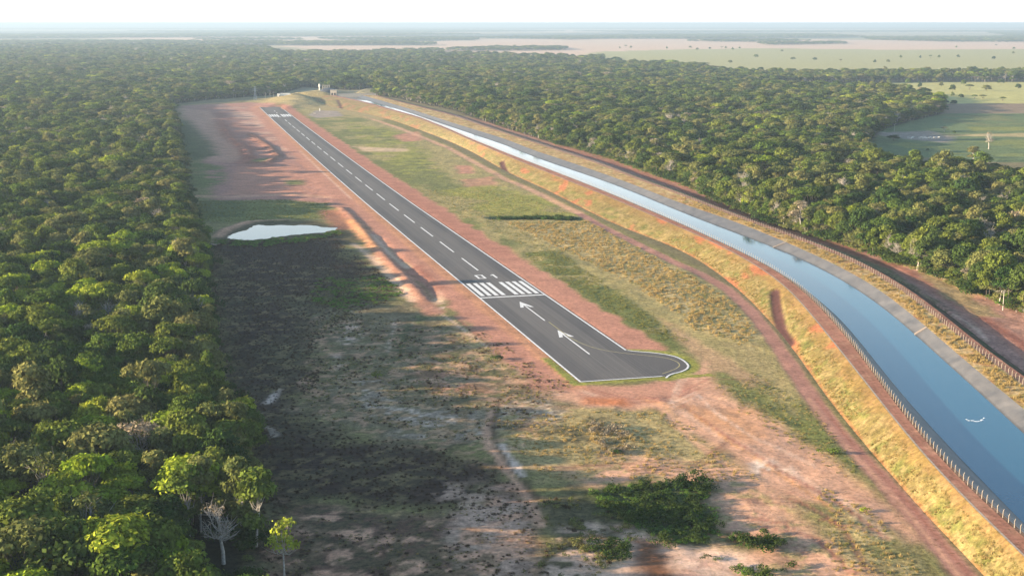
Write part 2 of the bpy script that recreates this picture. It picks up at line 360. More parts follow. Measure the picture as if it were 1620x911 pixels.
# bottom: pinkish sand with dark mottles
paint([(470,795),(560,805),(700,815),(800,770),(850,790),(870,925),(430,925),(450,850)], 'pink', .3, 6, 8, .95)
paint([(470,795),(560,805),(700,815),(800,770),(850,790),(870,925),(430,925),(450,850)], 'brush', .9, 4, 4, .85, (.40,.50,'B'))
paint([(470,795),(700,815),(860,925),(430,925)], 'brushg', .9, 4, 4, .75, (.46,.54,'S'))
paint([(690,770),(760,765),(840,800),(850,925),(740,925)], 'pinkl', .2, 5, 6, .6, (.42,.56,'B'))
paint([(770,650),(900,640),(1050,650),(1110,700),(1200,760),(1100,770),(940,760),(860,760),(800,700)], 'dry', .7, 6, 8)
paint([(780,640),(860,635),(900,660),(860,680),(790,675)], 'sand', .2, 4, 6, .8, (.40,.52,'B'))
paint([(790,660),(960,660),(1000,700),(960,730),(820,720)], 'brushg', .85, 4, 8, .75, (.42,.55,'B'))
paint([(930,670),(1000,672),(1000,715),(940,710)], 'straw', .8, 4, 6, .9, (.42,.52,'S'))
paint([(860,740),(1010,720),(1150,735),(1240,790),(1300,850),(1400,925),(1160,925),(1100,800),(940,770)], 'pink', .2, 6, 8, .95)
paint([(860,740),(1010,720),(1150,735),(1240,790),(1300,850),(1400,925),(1160,925),(1100,800),(940,770)], 'dry', .7, 4, 6, .85, (.50,.60,'B'))
paint([(860,925),(850,800),(900,770),(960,780),(1010,840),(960,870),(930,925)], 'brushg', .85, 5, 6, .9)
paint([(870,925),(870,840),(930,830),(950,870),(930,925)], 'pinkl', .2, 4, 6, .8, (.45,.52,'B'))
paint([(920,780),(1000,762),(1120,762),(1145,830),(1120,860),(1060,860),(990,830)], 'dgreen', .8, 4, 5, .95)
paint([(1140,840),(1190,835),(1250,850),(1230,880),(1160,870)], 'dgreen', .8, 4, 5, .9, (.35,.5,'B'))
paint([(975,830),(1010,838),(1060,860),(1190,870),(1200,925),(940,925),(985,880)], 'pinkl', .05, 3, 4)
paint([(1000,850),(1030,852),(1060,880),(1090,925),(1010,925)], 'mud', .1, 3, 3, .95)
paint([(1080,880),(1140,890),(1100,925),(1060,925)], 'red', .1, 3, 4, .5, (.4,.6,'B'))
paint([(500,500),(760,520),(900,610),(920,640),(790,740),(640,700),(540,680),(480,640)], 'pink', .1, 4, 6, .5, (.52,.58,'S'))
paint([(500,440),(760,520),(900,610),(920,640),(790,740),(640,700),(480,640)], 'brushg', .9, 4, 6, .6, (.50,.58,'B'))
# right of the runway: grass with soil showing
paint([(470,172),(560,178),(640,205),(720,240),(800,285),(915,338),(1060,412),(1150,458),(1225,540),(1290,640),(1200,640),(1100,580),(1010,555),(860,440),(720,340),(620,270)], (.31,.25,.10), .75, 5, 6)
paint([(480,185),(560,182),(640,215),(690,265),(740,300),(700,310),(640,290),(560,240)], 'green', .7, 6, 8, .8, (.36,.52,'C'))
paint([(540,190),(620,205),(680,240),(700,280),(640,285),(580,235)], 'lime', .6, 6, 8, .8, (.42,.55,'A'))
paint([(620,215),(660,208),(670,222),(640,225)], 'red', .1, 4, 4, .9); paint([(720,262),(745,262),(752,275),(725,275)], 'red', .1, 4, 4, .9); paint([(730,285),(780,280),(790,295),(740,298)], 'red', .1, 4, 5, .7)
paint([(560,232),(640,236),(650,240),(580,240)], 'pinkl', .1, 3, 4, .6)
paint([(700,300),(780,292),(860,310),(930,340),(880,345),(780,345),(740,330)], 'lime', .7, 5, 6, .85, (.35,.5,'C'))
track([(790,345),(830,344),(870,344),(905,346)], 18, 'dgreen', .9, 3, 1)
paint([(800,352),(930,350),(1060,420),(1150,470),(1200,530),(1170,545),(1100,520),(1000,450),(880,390)], 'straw', .8, 6, 6, .8, (.30,.5,'A'))
paint([(830,400),(880,395),(960,450),(1060,520),(1120,560),(1090,565),(1000,545),(900,470)], 'green', .85, 5, 6, .95, (.28,.42,'A'))
paint([(650,320),(720,330),(830,390),(800,395),(700,350)], 'green', .8, 5, 6, .8, (.40,.5,'A'))
paint([(1090,560),(1200,590),(1290,650),(1360,740),(1340,755),(1250,700),(1160,640)], 'green', .8, 5, 5, .75)
paint([(1250,640),(1300,680),(1340,740),(1310,735),(1250,690)], 'green', .85, 4, 5, .6, (.4,.5,'A'))
paint([(1140,540),(1200,545),(1250,600),(1260,660),(1200,600)], 'dry', .7, 5, 5, .9)
paint([(1040,500),(1110,540),(1200,600),(1190,610),(1100,570)], 'pink', .1, 3, 4, .5)
paint([(1300,770),(1370,800),(1420,860),(1480,925),(1380,925),(1330,850)], 'straw', .85, 5, 5, .8, (.35,.5,'B'))
paint([(1370,810),(1440,870),(1480,925),(1400,925)], 'olive', .8, 5, 5, .7, (.4,.55,'A'))
# soils: haul roads and aprons
paint([(880,612),(1000,612),(1085,592),(1115,570),(1140,615),(1220,665),(1300,720),(1400,790),(1470,860),(1440,856),(1350,800),(1250,790),(1170,735),(1100,690),(1050,648),(930,645),(880,630)], 'pink', .08, 4, 3)
paint([(1080,640),(1190,650),(1210,690),(1160,700)], 'orange', .05, 6, 4, .55)
paint([(890,612),(1000,612),(1090,600),(1110,625),(1000,640),(920,632)], 'red', .08, 4, 3, .7)
paint([(930,630),(990,632),(985,642),(925,640)], (.48,.16,.06), .05, 3, 3, .8)
paint([(1185,725),(1240,735),(1250,748),(1200,748)], 'white', 0, 3, 3, .8, (.4,.55,'S'))
track([(1538,925),(1470,842),(1395,757),(1330,690),(1285,630),(1258,590),(1225,540),(1188,492),(1150,457),(1105,432),(1060,412),(1000,382),(950,357),(915,337)], 6.0, 'mauve', .05, 1.0, .6)
track([(1530,925),(1463,842),(1388,757),(1323,690),(1278,630)], 1.0, 'pink', 0, .8, .3, .7); track([(1547,925),(1478,842),(1402,757),(1338,690),(1292,630)], .9, 'redd', 0, .8, .3, .7)
track([(915,337),(890,325),(860,310),(830,296),(800,284),(760,262),(709,234),(650,210),(600,192),(560,180),(530,172),(490,166),(440,160),(380,161),(290,167)], 6.5, 'pink', .05, 2, 1, .85)
track([(780,650),(770,680),(770,700),(800,740),(830,780),(855,830)], 2.6, 'pink', .2, .9, .5, .8); track([(790,640),(780,670),(784,700),(812,740),(850,790)], 1.6, 'brush', .2, .9, .5, .7)
track([(793,705),(815,735),(828,752)], 2.2, 'sand', 0, .8, .7, .9)
track([(868,590),(900,610),(940,625)], 2.5, 'pinkl', 0, 1, .6, .6)
track([(1080,650),(1140,690),(1250,745),(1340,800),(1400,850)], 3.5, 'pinkl', 0, 1.5, .6, .5)
track([(1040,640),(1100,700),(1180,760),(1250,800)], 2.5, 'pink', 0, 1, .6, .8)
track([(1100,600),(1180,600),(1215,610),(1210,600)], .8, 'brown', 0, .5, .3, .6)
for tp, tw in (([(1000,625),(1080,640),(1150,690),(1230,740),(1320,790),(1400,850)], 'redd'), ([(1010,630),(1090,648),(1155,700),(1240,752),(1310,800)], 'orange'), ([(930,615),(1000,632),(1060,628),(1120,600)], 'redd'), ([(1060,640),(1100,620),(1130,650),(1190,690),(1290,735)], 'pinkl'), ([(1060,640),(1075,600),(1100,575)], 'pinkl'),
        ([(690,490),(760,540),(830,590),(880,620)], 'pinkl'), ([(720,500),(790,560),(850,600)], 'redd'), ([(860,740),(960,735),(1060,728),(1150,735)], 'brown'), ([(1180,790),(1260,790),(1330,830),(1370,900)], 'brown'), ([(1200,830),(1290,850),(1350,910)], 'redd'), ([(1150,700),(1100,735),(1000,745)], 'brown')):
    track(tp, 1.1, tw, .05, .7, .5, .75); track([(a+5, b+5) for a, b in tp], .9, tw, .05, .7, .5, .55)
for q in range(26):
    a = 1090+random.random()*260; b = 770+random.random()*130; l = 15+random.random()*40
    track([(a, b), (a+l*.5, b+random.uniform(2, 9)), (a+l, b+random.uniform(6, 18))], .8, random.choice(['redd', 'brown', 'red']), .1, .6, .6, .7)
# beyond the canal
paint(lift([(590,152),(760,190),(900,235),(1060,285),(1150,322),(1300,376),(1430,412),(1520,450),(1640,492),(1900,600),(2200,900),(1700,720),(1640,620),(1400,420),(1300,375),(1080,303),(800,208)]), (.40,.22,.165), .25, 3, 2)
track(lift([(1750,640),(1640,560),(1520,480),(1430,430),(1330,392),(1230,362),(1150,330),(1080,300),(980,262),(880,232)]), 7, 'redd', .05, 3, 1.5, .9)
track(lift([(1700,640),(1600,545),(1500,470),(1400,415)]), 2.0, 'red', .05, 1, .5, .9)
track(lift([(870,228),(960,250),(1040,280),(1100,300)]), 9, 'red', .1, 3, 3, .8)
paint(lift([(1450,425),(1520,450),(1580,500),(1540,500),(1470,450)]), 'dry', .6, 3, 4, .8)
paint(lift([(1400,425),(1450,455),(1520,500),(1540,520),(1470,480)]), 'dgreen', .8, 3, 4, .6, (.42,.52,'B'))
track(lift([(1510,500),(1545,520),(1562,540)]), 1.6, 'pinkl', 0, 1, .8, .8)
track(lift([(1440,422),(1500,440),(1560,470)]), 4, 'lime', .8, 2, 1.6, .7)
# shoulders beside the runway, in the runway's own frame
s_, t_ = to_rw(gx, gy)
wob = (fbm(gx, gy, 12, 3, 88)-.5)*8
inS = sstep(-14, -4, s_)*(1-sstep(RLEN+10, RLEN+40, s_))
put(inS*sstep(-19, -14, t_+wob)*(1-sstep(0, 1, t_)), 'red', .08)
put(inS*sstep(-7, -3, t_+wob*.4)*(1-sstep(0, 1, t_))*.5, 'orange', .05)
put(inS*(sstep(34, 38, s_))*sstep(RWW-1, RWW, t_)*(1-sstep(RWW+13, RWW+17, t_+wob)), 'red', .08)
put(inS*sstep(200,300,s_)*sstep(RWW-1, RWW, t_)*(1-sstep(RWW+8, RWW+18, t_+wob*.6))*.5, 'redd', .08)
put((1-sstep(.2, .8, np.abs(t_+6)))*inS*sstep(500, 520, s_)*(1-sstep(880, 900, s_)), 'pinkl', 0)
# ditch bank left of the runway
track([(535,325),(560,350),(585,380),(610,410),(640,440),(665,470),(685,495)], 9, 'red', .1, 3, 2, .9)
track([(520,335),(545,360)], 14, 'redd', .1, 4, 3, .8)
track([(555,350),(575,372),(598,395)], 6, 'orange', .05, 3, 3, .7)
track([(590,372),(620,405),(655,430),(690,460),(695,480)], 4, 'pinkl', .05, 2, 1.5, .7)
track([(560,385),(590,410),(620,440),(650,475)], 4, 'pinkl', .05, 2, 1.5, .7)
paint([(635,425),(665,420),(700,455),(690,470)], 'redd', .1, 3, 2, .8)
# grass collar round the near end of the runway
put((1-sstep(3.2, 3.8, -t_))*sstep(-.2, .2, -t_)*sstep(-4.4, -3.8, s_)*(1-sstep(34, 38, s_)), 'lime', .7)
put((1-sstep(3.6, 4.2, -s_))*sstep(-.2, .2, -s_)*sstep(-4, -3.4, t_)*(1-sstep(47, 49, t_)), 'lime', .7)
track([(1000,556),(1030,557),(1050,559.5),(1068,563),(1080,568),(1088,574),(1091,579),(1088,584),(1078,588.5),(1066,591),(1058,594),(1054,598)], 8, 'lime', .7, 1, .6)
# mound by the intake works
paint([(380,160),(440,152),(490,146),(560,156),(640,184),(600,190),(500,174),(430,166)], 'dry', .6, 8, 8)
paint([(488,182),(500,175),(535,176),(545,184),(500,187)], 'grey', .2, 3, 2, .9)
# ---- heights
gz = (fbm(gx, gy, 22, 4, 5)-.5)*1.1 + (fbm(gx, gy, 4, 3, 6)-.5)*.45
flat = np.ones(nx*ny)
flat *= 1-sstep(-22, -16, t_)*(1-sstep(RWW+14, RWW+26, t_))*sstep(-30, -16, s_)*(1-sstep(RLEN+20, RLEN+60, s_))
inap = (1-sstep(30, 50, np.hypot(s_-20, t_-RWW-8)))
flat *= 1-inap
tx = fT(gy); rx = fRT(gy)
flat *= np.where((gy > 150) & (gy < YEND+50), 1-sstep(-14, -6, gx-tx)*(1-sstep(4, 14, gx-rx)), 1)
gz *= flat*(1-.0*sstep(2600, 4000, gy))
def ridge(pts, h, w, base=0.0):
    global gz
    pl = PX(pts); lo = pl.min(0)-3*w; hi = pl.max(0)+3*w
    i = np.where((gx > lo[0]) & (gx < hi[0]) & (gy > lo[1]) & (gy < hi[1]))[0]
    d = line_d(gx[i], gy[i], pl); gz[i] += h*np.exp(-(d/w)**2)*(.75+.5*fbm(gx[i], gy[i], 7, 3, 14))
ridge([(540,330),(560,350),(585,380),(610,410),(640,440),(668,472)], 1.0, 4.0)
ridge([(600,378),(640,420),(680,455),(690,475)], -.5, 3.0)
ridge([(345,377),(362,363),(395,352),(450,350)], 1.0, 4.0)
ridge(lift([(1400,427),(1450,460),(1520,512)]), .9, 3.0)
ridge(lift([(1440,422),(1500,440),(1560,470)]), .8, 3.0)
ridge([(345,190),(360,215),(385,235),(397,250)], 1.6, 5); ridge([(395,213),(425,232),(440,248),(425,258),(395,258)], 1.4, 4)
ridge([(790,345),(830,344),(870,344),(905,346)], -1.4, 6)
hc = np.array(P(492, 156)[:2]); q = np.hypot((gx-hc[0])/74, (gy-hc[1])/330); gz += 8.5*(1-sstep(.15, 1, q+(nA-.5)*.2))*(.7+.6*nC)
POND = PX([(358,376),(372,368),(394,360),(398,357),(434,355),(470,356),(500,357),(531,360),(529,364),(515,368),(480,371),(445,374),(407,378),(385,380),(366,380)])
_q = np.linspace(0, len(POND), 140, endpoint=False); _c = np.vstack([POND, POND[:1]]); POND = np.stack([np.interp(_q, np.arange(len(_c)), _c[:, 0]), np.interp(_q, np.arange(len(_c)), _c[:, 1])], 1)
_n = POND-POND.mean(0); _n /= np.linalg.norm(_n, axis=1)[:, None]; POND = POND+_n*((fbm(POND[:, 0], POND[:, 1], 7, 3, 15)-.5)*9)[:, None]*np.array([1, 1.6])
i = np.where((gx > POND[:, 0].min()-20) & (gx < POND[:, 0].max()+20) & (gy > POND[:, 1].min()-20) & (gy < POND[:, 1].max()+20))[0]
pd_ = poly_sd(gx[i], gy[i], POND)
gz[i] = gz[i]*sstep(0, 12, pd_) + np.where(pd_ < 0, -.6, 0)*(sstep(0, 3, -pd_)) + .12*(1-sstep(0, 3, np.abs(pd_-2)))
gz += RZ*sstep(-2.5, .5, gx-rx)*(1-sstep(YEND+80, YEND+700, gy))
sk = (gy > 150) & (gy < YEND+20) & (gx > tx) & (gx < rx-2.5); gz[sk] = -.05 + 0*gz[sk]
inr = (t_ > -1.5) & (t_ < RWW+1.5) & (s_ > -1) & (s_ < RLEN+2)
gz[inr] = -.10
gz[(inap > .3) & (t_ > 0) & (s_ > -2) & (s_ < 60)] = -.10
ii = (np.arange(ny-1)[:, None]*nx + np.arange(nx-1)[None, :]).ravel()
faces = np.stack([ii, ii+1, ii+nx+1, ii+nx], 1)
me = mesh_np('ground', np.stack([gx, gy, gz], 1), faces)
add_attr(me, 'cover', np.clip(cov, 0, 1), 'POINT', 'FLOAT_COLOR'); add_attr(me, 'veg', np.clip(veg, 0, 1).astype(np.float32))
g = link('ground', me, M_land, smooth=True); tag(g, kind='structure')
def ground_z(x, y):
    """bilinear height of the ground sheet"""
    x = np.atleast_1d(np.asarray(x, float)); y = np.atleast_1d(np.asarray(y, float))
    i = np.clip(np.searchsorted(xs, x)-1, 0, nx-2); j = np.clip(np.searchsorted(ys, y)-1, 0, ny-2)
    u = (x-xs[i])/(xs[i+1]-xs[i]); v = (y-ys[j])/(ys[j+1]-ys[j]); Z = gz.reshape(ny, nx)
    return (Z[j, i]*(1-u)+Z[j, i+1]*u)*(1-v)+(Z[j+1, i]*(1-u)+Z[j+1, i+1]*u)*v
def GZ(x, y): return float(ground_z(x, y)[0])
# ------------------------------------------------------------------ helpers for small solids
def bm_box(bm, cx, cy, cz, sx, sy, sz, mtx=None, bevel=0.0):
    r = bmesh.ops.create_cube(bm, size=1.0)['verts']
    bmesh.ops.scale(bm, vec=(sx, sy, sz), verts=r); bmesh.ops.translate(bm, vec=(cx, cy, cz), verts=r)
    if mtx is not None: bmesh.ops.transform(bm, matrix=mtx, verts=r)
    return r
def bm_cone(bm, a, b, ra, rb, seg=8):
    a = Vector(a); b = Vector(b); d = b-a
    m = Matrix.Translation((a+b)/2) @ d.to_track_quat('Z', 'Y').to_matrix().to_4x4()
    bmesh.ops.create_cone(bm, cap_ends=True, segments=seg, radius1=ra, radius2=rb, depth=d.length, matrix=m)
def fin(bm, name):
    me = bpy.data.meshes.new(name); bm.to_mesh(me); bm.free(); return me
def tube_np(path, rad, seg=6):
    """tapered tube as arrays"""
    path = np.asarray(path, float); n = len(path); V = []; Fc = []
    for i in range(n):
        d = path[min(i+1, n-1)]-path[max(i-1, 0)]; d = d/(np.linalg.norm(d)+1e-9)
        a = np.cross(d, [0.3, .9, .1]); a /= np.linalg.norm(a)+1e-9; b = np.cross(d, a)
        for k in range(seg):
            t = 2*math.pi*k/seg; V.append(path[i]+rad[i]*(math.cos(t)*a+math.sin(t)*b))
    for i in range(n-1):
        for k in range(seg):
            k2 = (k+1) % seg; Fc.append((i*seg+k, i*seg+k2, (i+1)*seg+k2, (i+1)*seg+k))
    return np.array(V), np.array(Fc)
# ------------------------------------------------------------------ runway
m = mat('asphalt', (.05, .05, .055), .85, .25); t = NT(m); co = t.co()
n1 = t.noise(co, .05, 5, .65, (1, .25, 1)); n2 = t.noise(co, 1.8, 4, .7); at = t.new('ShaderNodeAttribute', attribute_name='lane')
c = t.mix(at.outputs['Fac'], (.085, .080, .080), (.125, .115, .108)); c = t.mix(t.ramp(n1, .35, .7, 0, .5), c, (.16, .14, .125)); ars = t.new('ShaderNodeAttribute', attribute_name='rs'); art = t.new('ShaderNodeAttribute', attribute_name='rt'); cxy = t.new('ShaderNodeCombineXYZ'); t.l.new(ars.outputs['Fac'], cxy.inputs[0]); t.l.new(art.outputs['Fac'], cxy.inputs[1]); n3 = t.noise(cxy.outputs[0], 1.0, 4, .7, (.012, .55, 1)); n6 = t.noise(cxy.outputs[0], 1.0, 2, .5, (.004, 1.6, 1)); c = t.mix(1.0, c, t.ramp(n6, .35, .65, .82, 1.16), 'MULTIPLY'); c = t.mix(t.ramp(n3, .55, .68, 0, .45), c, (.06, .056, .056)); c = t.mix(1.0, c, t.ramp(n2, .3, .7, .8, 1.2), 'MULTIPLY')
t.l.new(c, t.b.inputs['Base Color']); t.bump(n2, .02); M_asph = m
M_paint = simple_noise_mat('white_paint', (.80, .79, .77), (.50, .48, .45), .9, .6, .3, lo=.42, hi=.72)
M_yel = simple_noise_mat('faded_yellow_paint', (.42, .36, .16), (.26, .22, .12), .8, .7, .3)
ZR = 0.02
S = np.concatenate([np.arange(0, 60, 3.0), np.arange(60, RLEN, 8.0), [RLEN]])
tt = np.array([0, .6, 3.2, 6, 9, 12, 14.5, 17, 20, 23, 26, 27.5, RWW]) * 1.0
tt[-1] = RWW; tt = np.sort(tt*(RWW/max(tt[-1], 1)))
SS, TT = np.meshgrid(S, tt, indexing='ij'); xx, yy = RW(SS.ravel(), TT.ravel())
crown = ZR + .0*TT.ravel()
k = len(tt); ii = (np.arange(len(S)-1)[:, None]*k+np.arange(k-1)[None, :]).ravel()
me = mesh_np('runway', np.stack([xx, yy, crown], 1), np.stack([ii, ii+1, ii+k+1, ii+k], 1)[:, ::-1])
lane = (np.abs(TT.ravel()/RWW-.5) < .27)*1.0; lane = np.where(TT.ravel()/RWW > .8, .0, lane); add_attr(me, 'lane', lane.astype(np.float32)); add_attr(me, 'rs', SS.ravel().astype(np.float32)); add_attr(me, 'rt', TT.ravel().astype(np.float32))
me.flip_normals() if me.polygons[0].normal.z < 0 else None
rwy = link('runway', me, M_asph); tag(rwy, kind='structure')
# turning bay at the near right corner
bay_px = [(992,553.7),(1003,555.2),(1030,557),(1050,559.5),(1068,563),(1080,568),(1088,574),(1091,579),(1088,584),(1078,588.5),(1066,591),(1058,594),(1054,598)]
bay = [px_rw(a, b) for a, b in bay_px]
sE = bay[-1]
poly = [(0.0, RWW)] + [(sE[0]*0.3, sE[1])] + [tuple(b) for b in bay[::-1]]
poly = [(max(s, 0.0), t) for s, t in poly]
def rw_poly(name, st, z, m, parent=None, attr=None):
    bm = bmesh.new(); vs_ = []
    for s, t in st:
        x, y = RW(s, t); vs_.append(bm.verts.new((float(x), float(y), z)))
    f = bm.faces.new(vs_); bmesh.ops.triangulate(bm, faces=[f]); bm.normal_update()
    for f in bm.faces:
        if f.normal.z < 0: f.normal_flip()
    me = fin(bm, name)
    if attr is not None: add_attr(me, 'lane', np.full(len(me.vertices), attr, np.float32))
    return link(name, me, m, parent)
b_ = rw_poly('turning_bay', poly, ZR, M_asph, rwy, 0.0)
def rect(s0, s1, t0, t1): return [(s0, t0), (s1, t0), (s1, t1), (s0, t1)]
def strip(name, path, w, z, m, parent):
    """a painted line along a path in runway coordinates"""
    p = np.array(path, float); d = np.gradient(p, axis=0); d /= np.linalg.norm(d, axis=1)[:, None]+1e-9; nrm = np.stack([-d[:, 1], d[:, 0]], 1)
    a = p+nrm*w/2; b = p-nrm*w/2; n = len(p)
    xa, ya = RW(a[:, 0], a[:, 1]); xb, yb = RW(b[:, 0], b[:, 1])
    V = np.concatenate([np.stack([xa, ya, np.full(n, z)], 1), np.stack([xb, yb, np.full(n, z)], 1)])
    i = np.arange(n-1); me = mesh_np(name, V, np.stack([i, i+1, i+n+1, i+n], 1))
    if me.polygons[0].normal.z < 0: me.flip_normals()
    return link(name, me, m, parent)
ZM = ZR+.006
strip('edge_line', [(s, .45) for s in np.linspace(.5, RLEN, 120)], .75, ZM, M_paint, rwy)
sB = bay[0][0]
strip('edge_line', [(s, RWW-.45) for s in np.linspace(sB, RLEN, 120)], .75, ZM, M_paint, rwy)
strip('end_line', [(.5, .2), (.5, 10), (.5, 20), (.5, RWW), (max(sE[0]*.3, .5), sE[1]-.3)], .75, ZM+.002, M_paint, rwy)
bp = np.array(bay); nb = 50; q = np.linspace(0, len(bp)-1, nb); bs = np.stack([np.interp(q, np.arange(len(bp)), bp[:, j]) for j in (0, 1)], 1)
for _ in range(2): bs[1:-1] = (bs[:-2]+2*bs[1:-1]+bs[2:])/4
cen = np.array([20.0, RWW+5]); bs2 = bs+(cen-bs)/np.linalg.norm(cen-bs, axis=1)[:, None]*.4
strip('bay_edge_line', bs2, .75, ZM+.004, M_paint, rwy)
# threshold: bar, eight bars, number, dashes, arrows
sb = px_rw(758, 469.5)[0]; sb2 = px_rw(863, 468)[0]; print('bar s', sb, sb2); sbar = (sb+sb2)/2
sk0 = sbar+4.0; LST = px_rw(733, 449)[0]-sbar-4
print('stripe length', LST)
rw_poly('threshold_line', rect(sbar-.9, sbar+.9, .8, RWW-.8), ZM, M_paint, rwy)
SW = RWW/30.0
st_t = [1.9, 5.0, 8.1, 11.2, 17.0, 20.1, 23.2, 26.3]
for a in st_t: rw_poly('threshold_stripe', rect(sk0, sk0+LST, a*SW, (a+1.8)*SW), ZM, M_paint, rwy)
def digit(ch, s0, t0, h, w, k, flip=False):
    seg = {'0': [(0,0,1,k/w),(0,1-k/w,1,1),(0,0,k/h,1),(1-k/h,0,1,1)], '1': [(0,.45,1,.45+k/w),(.72,.15,.84,.5)], '9': [(0,1-k/w,1,1),(.45,0,1,k/w),(1-k/h,0,1,1),(.45,0,.45+k/h,1),(0,0,k/h,1)]}[ch]
    bm = bmesh.new()
    for n_, (a, b, c_, d) in enumerate(seg):
        z = ZM+.0008*n_
        if flip: a, b, c_, d = 1-c_, 1-d, 1-a, 1-b
        vs_ = []
        for s, t in ((a, b), (c_, b), (c_, d), (a, d)):
            x, y = RW(s0+s*h, t0+t*w); vs_.append(bm.verts.new((float(x), float(y), z)))
        f = bm.faces.new(vs_); f.normal_update()
        if f.normal.z < 0: f.normal_flip()
    return link('runway_digit', fin(bm, 'runway_digit'), M_paint, rwy)
sd0 = px_rw(757, 441)[0]; sd1 = px_rw(757, 434.5)[0]; t0d = px_rw(757, 438)[1]; t1d = px_rw(779, 437)[1]; print('digit', sd0, sd1, t0d, t1d)
digit('0', sd0, 10.2*SW, 9.5, 4.0*SW, 1.1); digit('1', sd0, 17.0*SW, 9.5, 3.4*SW, 1.1)
# far threshold (seen from the other end)
sf = px_rw(441, 184.5)[0]
for a in st_t: rw_poly('threshold_stripe', rect(sf-4, sf+42, a*SW-.2, (a+1.8)*SW+.2), ZM, M_paint, rwy)
digit('1', sf-16, 17*SW, 9.5, 3.4*SW, 1.1, True); digit('9', sf-16, 10.0*SW, 9.5, 4.0*SW, 1.1, True)
dpx = [((728.6,408.5),(756.3,427.8)), ((697,385.8),(715.2,399.1))]
s_a = px_rw(756.3, 427.8)[0]; s_b = px_rw(728.6, 408.5)[0]; s_c = px_rw(715.2, 399.1)[0]; per = s_c-s_a; ln = s_b-s_a
print('dash', ln, 'period', per, 'tmid', px_rw(742,418)[1])
s = s_a
while s+ln < sf-20:
    rw_poly('centre_dash', rect(s, s+ln, RWW/2-.4, RWW/2+.4), ZM, M_paint, rwy); s += per
for s in (sf+62, sf+105): rw_poly('centre_dash', rect(s, s+18, RWW/2-.5, RWW/2+.5), ZM, M_paint, rwy)
def arrow(tip, tail):
    s1, t1 = px_rw(*tip); s0, t0 = px_rw(*tail); tm = RWW/2; L_ = s1-s0; w = 2.9*SW; hl = 12.5
    a = strip('approach_arrow', [(s0, tm), (s1-6, tm)], .65, ZM, M_paint, rwy)
    rw_poly('arrow_head', [(s1, tm), (s1-hl, tm-w), (s1-hl, tm-w+1.5), (s1-6.5, tm)], ZM+.003, M_paint, rwy)
    rw_poly('arrow_head', [(s1, tm), (s1-6.5, tm), (s1-hl, tm+w-1.5), (s1-hl, tm+w)], ZM+.003, M_paint, rwy)
arrow((823,477),(863,507)); arrow((884,522),(935,560))
yl = [(868,509),(884,521),(900,533),(915,541),(935,549),(960,555),(990,559),(1020,562),(1045,564.5),(1062,568),(1073,573),(1076,578),(1070,583),(1060,587),(1048,591)]
yp = np.array([px_rw(a, b) for a, b in yl]); q = np.linspace(0, len(yp)-1, 80); ysm = np.stack([np.interp(q, np.arange(len(yp)), yp[:, j]) for j in (0, 1)], 1)
for _ in range(6): ysm[1:-1] = (ysm[:-2]+2*ysm[1:-1]+ysm[2:])/4
strip('yellow_guide_line', ysm, .45, ZM+.006, M_yel, rwy)
# ------------------------------------------------------------------ pond
m = mat('still_water', (.03, .045, .05), .04, .5); t = NT(m); co = t.co(); n = t.noise(co, .8, 3, .5); t.bump(n, .004); M_pond = m
bm = bmesh.new(); c_ = POND.mean(0)
f = bm.faces.new([bm.verts.new((c_[0]+(a-c_[0])*1.02, c_[1]+(b-c_[1])*1.02, -.02)) for a, b in POND]); bmesh.ops.triangulate(bm, faces=[f])
bm.normal_update()
for f in bm.faces:
    if f.normal.z < 0: f.normal_flip()
tag(link('pond_water', fin(bm, 'pond_water'), M_pond), kind='structure')
# ------------------------------------------------------------------ canal
CY = np.concatenate([np.arange(170, 700, 2.5), np.arange(700, 1400, 5.0), np.arange(1400, YEND, 10.0), [YEND]])
def sweep(name, fa, za, fb, zb, m, nseg=1, amp=0.0, cover=None, smooth=True, y0=170, y1=None, bulge=0.0):
    Yc = CY[(CY >= y0) & (CY <= (y1 or YEND))]; V = []
    u = np.linspace(0, 1, nseg+1); n = len(Yc); U, YY = np.meshgrid(u, Yc)
    xa = fa(Yc)[:, None]; xb = fb(Yc)[:, None]; X = xa+(xb-xa)*U; Z = za+(zb-za)*U+bulge*np.sin(U*math.pi)
    if amp:
        e = np.sin(U*math.pi)**.5; Z = Z+e*amp*(fbm(X.ravel(), YY.ravel(), 3.2, 3, 4).reshape(X.shape)-.5)*2
    k = nseg+1; ii = (np.arange(n-1)[:, None]*k+np.arange(nseg)[None, :]).ravel()
    me = mesh_np(name, np.stack([X.ravel(), YY.ravel(), Z.ravel()], 1), np.stack([ii, ii+1, ii+k+1, ii+k], 1))
    if cover:
        cv, vg = cover(X.ravel(), YY.ravel(), U.ravel()); add_attr(me, 'cover', np.clip(cv, 0, 1), 'POINT', 'FLOAT_COLOR'); add_attr(me, 'veg', vg.astype(np.float32))
    o = link(name, me, m, smooth=smooth); tag(o, kind='structure'); return o
def lerp(a, b, t): return a+(np.array(b)-a)*t[:, None]
CUTS = [((1226,455),(1229,480),(1233,500),(1238,522),(1250,545)), ((794,250),(797,262),(801,273)), ((534,157),(538,165),(541,174))]
def cut_mask(x, y, w):
    r = np.zeros_like(x)
    for k_, c in enumerate(CUTS):
        zz = np.linspace(ZC-.3, 0, len(c)); pl = np.array([P(a, b, z)[:2] for (a, b), z in zip(c, zz)])
        r = np.maximum(r, 1-sstep(w*.7, w*1.2, line_d(x, y, pl)))
    return r
